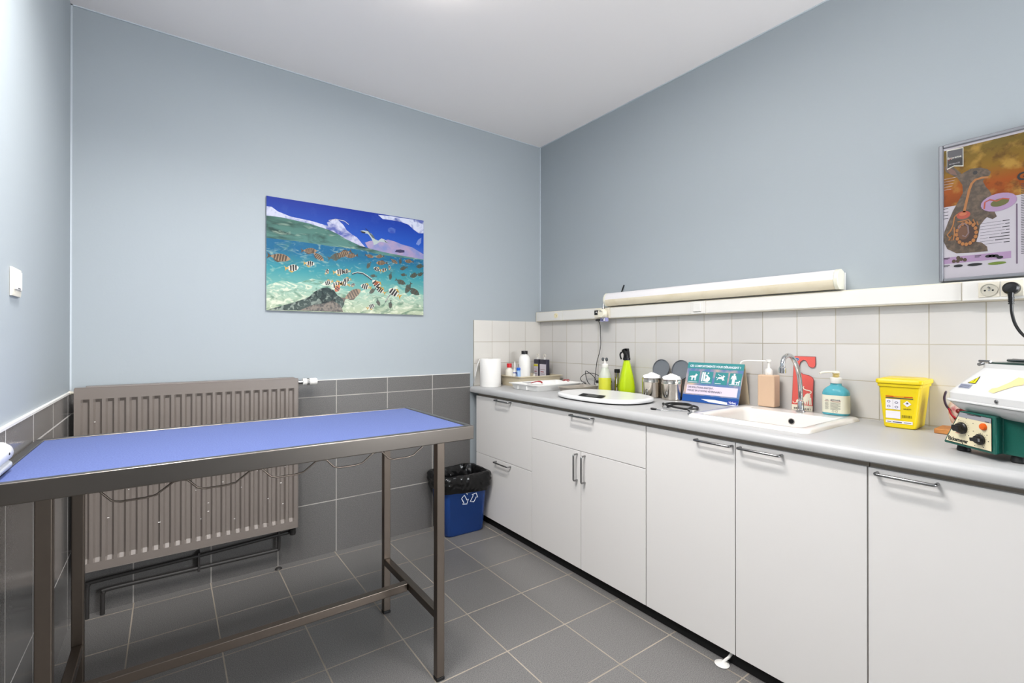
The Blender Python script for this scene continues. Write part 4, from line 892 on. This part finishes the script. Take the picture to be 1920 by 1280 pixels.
# stands on the back deck of the sink
pe = mat('orange_soap', (220, 188, 158), .3, trans=.1)
MB().box(-.0895, -.0345, -1.7405, -1.6655, z_, z_+.145).build('bottle_body', pe, t, bevel=.006, seg=3)
MB().lathe([(.015, 0), (.016, .004), (.016, .02), (.012, .028), (.006, .03), (.005, .056), (.0105, .058), (.0115, .066), (.009, .069)], (-.062, -1.703, z_+.145), 20).build('pump', whitep, t)
MB().tube(catmull([(-.062, -1.703, z_+.207), (-.085, -1.66, z_+.208), (-.105, -1.625, z_+.2075), (-.115, -1.608, z_+.203), (-.118, -1.602, z_+.192)], 6), .0036, 10).build('nozzle', whitep, t, smooth=60)
# door hanger
t = thing('door_hanger', 'coral red cardboard door hanger with a white cat, leaning on the tiles', 'door hanger', (-.012, -1.83, WT+.001))
HU, HV = Vector((0, -1, 0)), Vector((.012, 0, .246)).normalized()
HN = Vector((-1, 0, .05)).normalized(); HO = Vector((-.0235, -1.783, WT+.0015))
Hf = Face(HO, HU, HV, HN)
HWd, HHt = .094, .246
def hc(x, y):  # crop coordinates of the hanger -> card coordinates
    return ((x-325)/(735-325)*HWd*(1 if True else 0), (1110+(x-325)*.09-y)/(940)*HHt)
shape = [(.0, 0), (.086, 0), (.087, .10), (.088, .145), (.083, .155), (.07, .163), (.045, .168), (.035, .175), (.030, .187), (.030, .205), (.034, .220), (.045, .229), (.055, .226), (.061, .215), (.066, .203), (.075, .197), (.086, .197), (.093, .204), (.094, .215), (.093, .246), (.006, .246)]
hm = mat('coral_card', (214, 92, 84), .45); hed = mat('card_edge_maroon', (120, 50, 56), .5)
MB().prism([Hf.P(u, v_, 0) for u, v_ in shape], HN*-.0014).build('card', hed, t, smooth=0)
cxm = (.045, .12)
inner = []
for i in range(len(shape)):
    p = Vector(shape[i]); a = (Vector(shape[i-1])-p).normalized(); c_ = (Vector(shape[(i+1) % len(shape)])-p).normalized()
    e1 = (p-Vector(shape[i-1])).normalized(); e2 = (Vector(shape[(i+1) % len(shape)])-p).normalized(); n_ = Vector((-(e1.y+e2.y), e1.x+e2.x)).normalized(); inner.append(tuple(p+n_*.0018))
Hf.poly(inner, hm, 1)
crw = mat('card_cream', (232, 226, 206), .45)
Hf.rect(.0015, .0855, .0015, .030, crw, 2)
Hf.text('BIENVENUE !', .010, .010, .0115, kK, 3, width=.068, bold=.0003)
Hf.poly([(.036, .040), (.048, .036), (.056, .044), (.066, .050), (.074, .062), (.0765, .074), (.072, .083), (.064, .084), (.056, .078), (.050, .066), (.042, .058), (.035, .052)], crw, 3)
Hf.poly([(.020, .038), (.037, .040), (.037, .054), (.028, .056), (.020, .050)], crw, 3.2)
for x0_, x1_ in ((.060, .0555), (.066, .0635), (.0715, .073), (.0765, .0795)): Hf.poly([(x0_-.003, .066), (x0_+.003, .066), (x1_+.0022, .033), (x1_-.0022, .033)], crw, 3.1)
Hf.line([(.070, .080), (.078, .086), (.079, .092), (.073, .096), (.058, .098), (.049, .102), (.046, .109), (.050, .1125)], .0042, crw, 3.3)
Hf.line([(.006, .044), (.009, .038), (.014, .036), (.020, .040)], .003, crw, 3)
Hf.disc(.019, .232, .0095, .0075, kW, 2); Hf.disc(.019, .232, .008, .006, navy, 3); Hf.rect(.014, .024, .231, .2335, kW, 4)
Hf.build('print', t)

# sanitiser bottle
t = thing('sanitiser_bottle', 'clear pump bottle of blue hand sanitiser with a cream label at the sink corner', 'bottle', (-.075, -1.975, WT+.0145))
z_ = WT+.0148; c_ = (-.075, -1.975, z_)
gl = mat('blue_gel', (112, 208, 224), .08, trans=.5, ior=1.2)
def sb(z, k): return rrect(-.075, -1.975, .030*k, .0455*k, .022*k, z_+z, 6)
MB().loft([sb(0, .96), sb(.004, 1), sb(.088, 1), sb(.098, .93), sb(.108, .75), sb(.116, .52), sb(.120, .42), sb(.128, .40)]).build('bottle_body', gl, t, smooth=50)
lb = mat('cream_label', (222, 220, 200), .4)
sl = [p for p in rrect(-.075, -1.975, .0306, .0461, .022, 0, 6)]
b = MB(); b.loft([[(x, y, z_+.008) for x, y, _ in sl], [(x, y, z_+.080) for x, y, _ in sl]], cap=(False, False)); b.build('label', lb, t, smooth=50)
Lf = Face((-.1060, -1.9455, z_+.008), (0, -1, 0), (0, 0, 1), (-1, 0, 0))
Lf.text('SEPTOLINE', .021, .050, .0075, ink, 2, width=.034, bold=.0002); Lf.text('GEL', .002, .050, .007, ink, 2, width=.012)
Lf.line([(.019, .049), (.028, .0465), (.045, .0465), (.057, .049)], .0013, mat('label_red', (150, 46, 50), .4), 2); Lf.line([(.0, .048), (.016, .047)], .0013, MATS['label_red'], 2)
for i in range(9): Lf.rect(.020, .056 if i % 3 else .048, .014+i*.0034, .0148+i*.0034, txt, 2); Lf.rect(.001, .016 if i % 2 else .013, .014+i*.0034, .0148+i*.0034, txt, 2)
for x in (.030, .042): Lf.disc(x, .007, .004, .004, kK, 2); Lf.disc(x, .007, .0032, .0032, lb, 3)
Lf.build('label_print', t)
MB().lathe([(.0195, .128), (.0205, .130), (.0205, .150), (.017, .152)], c_, 24).build('collar', whitep, t)
b = MB(); b.lathe([(.0085, .152), (.0085, .168)], c_, 20)
for i in range(3): b.lathe([(.0085, .153+i*.0055), (.0125, .1545+i*.0055), (.0125, .1565+i*.0055), (.0085, .158+i*.0055)], c_, 20)
b.build('pump_spring', mat('amber_plastic', (206, 186, 120), .3), t)
MB().lathe([(.013, .169), (.0135, .172), (.011, .177)], c_, 20).tube(catmull([(-.075, -1.975, z_+.1735), (-.095, -1.955, z_+.174), (-.112, -1.940, z_+.172), (-.120, -1.933, z_+.167)], 5), [.0048, .0046, .0044]+[.004]*13, 10).build('nozzle', creamp, t)

# sharps bin
t = thing('sharps_bin', 'yellow plastic sharps bin with a hazard label against the tiles', 'sharps bin', (-.085, -2.2, TB))
yl = mat('yellow_plastic', (222, 196, 14), .35)
def yb(z, g, ex=0): return rrect(-.0855, -2.1985, .056+.016*g+ex, .036+.024*g+ex, .012, TB+z, 5)
Y_ = lambda z, g, ex=0: rrect(-.087, -2.198, .069+.0035*g+ex, .046+.014*g+ex, .012, TB+z, 5, rot=.04)
MB().loft([Y_(0, 0, -.004), Y_(.004, 0), Y_(.150, 1), Y_(.1505, 1, .004), Y_(.160, 1, .004), Y_(.160, 1, -.002)]).build('bin_body', yl, t, smooth=40)
MB().loft([Y_(.1605, 1, .006), Y_(.163, 1, .0085), Y_(.174, 1, .0085), Y_(.177, 1, .006), Y_(.177, 1, -.003), Y_(.181, 1, -.008)]).build('lid', yl, t, smooth=40)
yo = Vector((-.087-.0665, -2.198+.045, TB+.004)); 
import mathutils
rc, rs = math.cos(.04), math.sin(.04)
def yrot(x, y): return (-.087+x*rc-y*rs, -2.198+x*rs+y*rc)
a = yrot(-.069, .040); Yf = Face((a[0]-.0008, a[1], TB+.004), (rs, -rc, 0), Vector((-.004, 0, .146)).normalized(), (-rc, -rs, -.05))
yr = mat('label_bar_red', (196, 40, 30), .4); ylab = mat('pale_label', (226, 222, 226), .4); grn = mat('icon_green', (1.0, 1.0, 84), .4)
Yf.rect(.002, .079, .1095, .1125, yr, 2); Yf.rect(.025, .055, .1095, .1125, mat('label_orange', (230, 140, 30), .4), 3)
Yf.rect(.002, .080, .104, .1065, grn, 2)
Yf.rect(.002, .044, .064, .101, ylab, 2); Yf.rect(.002, .044, .031, .058, ylab, 2); Yf.rect(.002, .078, .014, .024, ylab, 2)
Yf.line([(.023, .066), (.023, .099)], .0005, txt, 3)
for x, y in ((.011, .092), (.033, .089), (.011, .074), (.033, .073)): Yf.disc(x, y, .005, .004, grn, 3); Yf.disc(x, y, .0034, .0026, ylab, 4)
Yf.poly([(.052, .087), (.063, .098), (.075, .087), (.063, .076)], ylab, 3)
for a_ in (90, 210, 330):
    r_ = math.radians(a_); Yf.disc(.0635+.0025*math.cos(r_), .089+.0025*math.sin(r_), .0024, .0024, kK, 4, n=10); Yf.disc(.0635+.0031*math.cos(r_), .089+.0031*math.sin(r_), .0014, .0014, ylab, 5, n=10)
Yf.text('UN3291', .0525, .066, .0062, kK, 3, width=.021, bold=.0001)
for i, w_ in enumerate((1, 2, 1, 1, 3, 1, 2, 1, 1, 2, 1, 3, 1, 1, 2, 1)): Yf.rect(.048+i*.0018, .048+i*.0018+.00042*w_, .036, .046, kK, 3)
Yf.rect(.006, .018, .0175, .0195, txt, 3); Yf.rect(.022, .048, .0165, .0195, grn, 3); Yf.rect(.054, .074, .0175, .0195, txt, 3)
Yf.build('label_print', t)

# anatomical model on its wooden base
t = thing('anatomical_model', 'cutaway animal head model with red vessels on a wooden base behind the centrifuge', 'model', (-.12, -2.37, TB))
MB().box(-.165, -.06, -2.46, -2.297, TB, TB+.017).build('wooden_base', wood, t, bevel=.003)
MB().lathe([(.006, 0), (.006, .03)], (-.11, -2.385, TB+.017), 12).build('stand_rod', chrome, t)
flesh = mat('flesh_cast', (216, 196, 182), .4, noise=(40, (190, 110, 110), .5, .7))
def mr_(z, cx_, cy_, rx, ry): return [(cx_+rx*math.cos(a), cy_+ry*math.sin(a), z) for a in [2*PI*i/20 for i in range(20)]]
MB().loft([mr_(TB+.026, -.11, -2.372, .014, .028), mr_(TB+.036, -.11, -2.372, .022, .042), mr_(TB+.06, -.11, -2.376, .028, .052), mr_(TB+.09, -.11, -2.380, .03, .058), mr_(TB+.125, -.11, -2.387, .026, .052), mr_(TB+.14, -.11, -2.392, .014, .034)]).build('cast_head', flesh, t, smooth=60)
dr = mat('vessel_red', (150, 24, 34), .3)
MB().tube(catmull([(-.14, -2.330, TB+.088), (-.141, -2.338, TB+.065), (-.138, -2.352, TB+.054), (-.137, -2.375, TB+.05), (-.138, -2.40, TB+.052)], 5), .003, 8).tube(catmull([(-.133, -2.338, TB+.06), (-.134, -2.350, TB+.045), (-.134, -2.368, TB+.042)], 5), .002, 8).build('vessel', dr, t, smooth=60)
MB().lathe([(.0005, -.03), (.006, -.027), (.009, -.02), (.009, -.01)], (-.115, -2.355, TB+.080), 14, axis='X').lathe([(.0005, -.032), (.008, -.03), (.012, -.02)], (-.115, -2.368, TB+.088), 14, axis='X').build('muscle', mat('muscle_red', (110, 22, 26), .4), t, smooth=60)
MB().tube(catmull([(-.125, -2.321, TB+.145), (-.128, -2.3165, TB+.12), (-.130, -2.322, TB+.095), (-.130, -2.333, TB+.078)], 5), [.002]+[.0035]*14+[.002], 10).build('dark_ear', mat('dark_violet', (52, 34, 48), .3), t, smooth=60)

# centrifuge
t = thing('centrifuge', 'white and dark green bench centrifuge with control knobs at the right end of the worktop', 'centrifuge', (-.42, -2.55, TB))
grnm = mat('dark_green_enamel', (24, 88, 76), .3, bump=(140, .25))
A, B2 = Vector((-.436, -2.378, 0)), Vector((-.541, -2.501, 0))
dF = (B2-A).normalized(); nF = Vector((dF.y, -dF.x, 0))
if nF.x > 0: nF = -nF
ZB, ZT = .912, 1.012
bk = -nF*.24
At = A+dF*.055
LW = (B2-A).length
C2, D2 = B2+dF*.06-nF*.055, A-nF*.22
E2 = C2+dF*.10-nF*.12
low = [A, B2, B2+Vector((.03, -.008, 0)), C2, E2, D2+dF*.17, D2]
upp = [A+dF*.052, B2, B2+Vector((.03, -.008, 0)), C2, E2, D2+dF*.17, D2+dF*.05]
MB().loft([[(p.x, p.y, ZB) for p in low], [(p.x, p.y, ZB+.004) for p in low], [(p.x, p.y, ZT) for p in upp]]).build('base_housing', grnm, t, bevel=.003)
for p in (A-nF*.03+dF*.03, B2-nF*.02-dF*.01+Vector((.02, -.03, 0)), D2+dF*.08, E2-nF*-.05): MB().lathe([(.014, TB), (.016, TB+.003), (.013, ZB)], (p.x, p.y, 0), 16).build('rubber_foot', rubber, t)
# control panel plate: trapezoid on the housing front
V1 = Vector((0, 0, 1))
G = Face(A+nF*.0012+Vector((0, 0, ZB)), dF, V1, nF)
cream = mat('panel_cream', (224, 214, 180), .35); greyp = mat('panel_grey', (150, 150, 156), .35)
def gq(x, y):   # panel crop (960x1280 of 1740..1920 x 640..880) -> panel coordinates
    tt = (x-165)/515; bot = 1005+tt*130; top = 705+tt*60
    return (tt*LW, (bot-y)/(bot-top)*.097)
def gp(pts, m, l): G.poly([gq(*p) for p in pts], m, l)
gp([(192, 990), (345, 722), (648, 770), (650, 1104)], black, 2); gp([(196, 987), (347, 727), (645, 773), (647, 1100)], cream, 3); gp([(347, 727), (645, 773), (645, 822), (325, 768)], greyp, 4)
u, v_ = gq(222, 975); G.text('Eickemeyer', u, v_-.002, .0155, black, 5, width=.064, bold=.0005)
# tilt of the lettering follows the plate edge
u, v_ = gq(420, 745); G.rect(u, u+.042, v_-.001, v_+.001, txt, 5); u, v_ = gq(590, 808); G.rect(u, u+.012, v_-.001, v_+.001, txt, 5)
def ticks(cx_, cy_, r_, a0, a1, n_):
    u, v_ = gq(cx_, cy_)
    for i in range(n_):
        a = math.radians(a0+(a1-a0)*i/(n_-1)); G.line([(u+r_*math.cos(a), v_+r_*math.sin(a)), (u+(r_+.003)*math.cos(a), v_+(r_+.003)*math.sin(a))], .0007, txt, 5)
ticks(372, 878, .019, -60, 200, 18); ticks(548, 985, .015, -70, 190, 14)
for x, y in ((335, 800), (410, 785), (478, 830), (480, 905), (435, 950), (545, 925), (608, 940), (622, 1003), (495, 1045), (575, 1062)): G.disc(*gq(x, y), .0016, .0012, txt, 5, n=8)
G.line([gq(300, 920), gq(345, 930)], .0012, yr, 5)
G.build('control_panel', t)
def knob(x, y, r_, name, prof, m):
    u, v_ = gq(x, y); c_ = Vector(G.P(u, v_, .0014)); b = MB(); a_ = Vector((0, 0, 1)); b_ = nF.cross(a_)
    b.loft([[tuple(c_+(a_*math.cos(q)+b_*math.sin(q))*rr_+nF*h) for q in [2*PI*i/24 for i in range(24)]] for rr_, h in prof])
    return b.build(name, m, t, smooth=40), c_, a_, b_
kb, c_, a_, b_ = knob(372, 878, .016, 'timer_knob', [(.0165, 0), (.0165, .004), (.014, .006), (.013, .012), (.0005, .0125)], black)
pts = [c_+b_*x+a_*y+nF*.012 for x, y in ((-.014, -.007), (.006, -.009), (.012, -.002), (.010, .008), (-.010, .010))]
MB().prism(pts, nF*.009).build('knob_grip', black, kb, bevel=.001)
kb, c_, a_, b_ = knob(548, 985, .013, 'speed_knob', [(.0145, 0), (.0145, .004), (.011, .006), (.010, .012), (.0005, .0125)], black)
pts = [c_+b_*x+a_*y+nF*.012 for x, y in ((-.015, -.004), (.010, -.006), (.012, .003), (-.013, .006))]
MB().prism(pts, nF*.007).build('knob_grip', black, kb, bevel=.001)
knob(580, 858, .008, 'indicator_lamp', [(.0095, 0), (.0095, .003), (.0075, .006), (.0005, .0075)], mat('orange_lens', (224, 96, 20), .2))
# bowl and lid
CC = A+nF*.04+dF*.02
LC = Vector((-.41, -2.607, 0))
def oc(a, z, r_=.06, off=Vector((0, 0, 0))):
    pts = []
    for (p, q, _, __) in [(*rr_[:2], 0, 0) for rr_ in rrect(0, 0, a, a, r_, 0, 5)]:
        w_ = LC+off+dF*p+(-nF)*q; pts.append((w_.x, w_.y, z))
    return pts
wen = mat('white_enamel', (212, 212, 211), .22)
MB().loft([oc(.115, 1.0), oc(.135, 1.004), oc(.158, 1.016), oc(.170, 1.032), oc(.172, 1.036)]).build('bowl', wen, t, smooth=50)
MB().loft([oc(.174, 1.0365), oc(.177, 1.039), oc(.177, 1.042), oc(.174, 1.0445)]).build('bowl_rim', wen, t, smooth=50)
MB().loft([oc(.173, 1.045), oc(.173, 1.062), oc(.170, 1.068), oc(.125, 1.128, .05), oc(.1195, 1.136, .05), oc(.119, 1.148, .05), oc(.110, 1.1485, .045)]).build('lid', wen, t, smooth=25)
MB().loft([oc(.112, 1.149, .045), oc(.112, 1.152, .045), oc(.095, 1.152, .04)]).build('lid_gasket', mat('gasket_green', (24, 56, 50), .3), t)
# lid details: left corner in the picture is -dF direction along the front side
fl = lambda s_, z, o: LC+dF*s_+nF*o+Vector((0, 0, z))
def lid_pt(s_, k):   # k 0 at lower edge, 1 at upper edge of the sloping front face
    return fl(s_, 1.068+.060*k, .170-.045*k)
sn = (lid_pt(0, 1)-lid_pt(0, 0)).cross(dF).normalized()
if sn.z < 0: sn = -sn
Sf = Face(lid_pt(0, 0)+sn*.0006, dF, (lid_pt(0, 1)-lid_pt(0, 0)).normalized(), sn)
Sf.poly([(-.098, .030), (-.073, .030), (-.076, .056)], kK, 2); Sf.poly([(-.095, .0315), (-.0745, .0315), (-.077, .053)], mat('warning_yellow', (226, 214, 20), .4), 3); Sf.line([(-.081, .046), (-.084, .040), (-.081, .040), (-.085, .034)], .0015, kK, 4)
Sf.rect(-.115, -.080, .012, .026, mat('steel_sticker', (150, 156, 176), .35), 2)
for i in range(3): Sf.rect(-.112, -.083, .0145+i*.0035, .0155+i*.0035, txt, 3)
Sf.build('warning_sticker', t); Sf.mb = MB()
Sf.poly([(-.022, .010), (-.004, .006), (.006, .014), (.034, .034), (.052, .040), (.044, .060), (.026, .062), (.016, .046), (-.006, .024), (-.018, .020)], mat('masking_tape', (222, 206, 150), .6), 2)
Sf.build('masking_tape', t)
p = fl(.012, 1.053, .1735); b = MB(); a_ = Vector((0, 0, 1)); b_ = nF.cross(a_)
b.loft([[tuple(p+(a_*math.cos(q)+b_*math.sin(q))*rr_+nF*h) for q in [2*PI*i/14 for i in range(14)]] for rr_, h in ((.005, 0), (.005, .002), (.002, .004))]); b.build('screw', nickel, t)
p = LC-dF*.10+nF*.116+Vector((0, 0, 1.1545))
MB().tube([p-dF*.004, p+dF*.03], .0035, 8).tube([p+Vector((0, 0, -.006))+dF*.006, p-dF*.006+Vector((0, 0, -.010))], .005, 8).build('latch', nickel, t)
tq = thing('forceps', 'small steel forceps lying on top of the centrifuge lid', 'forceps', tuple(LC-dF*.06+nF*.06+Vector((0, 0, 1.154))))
p = LC-dF*.075+nF*.055+Vector((0, 0, 1.158))
MB().tube([p, p+dF*.04+nF*.01, p+dF*.10+nF*.006], [.005, .0045, .0025], 8).build('arm', nickel, tq); MB().tube([p+nF*.012, p+dF*.04+nF*.02, p+dF*.10+nF*.01], [.004, .004, .002], 8).build('arm', nickel, tq)
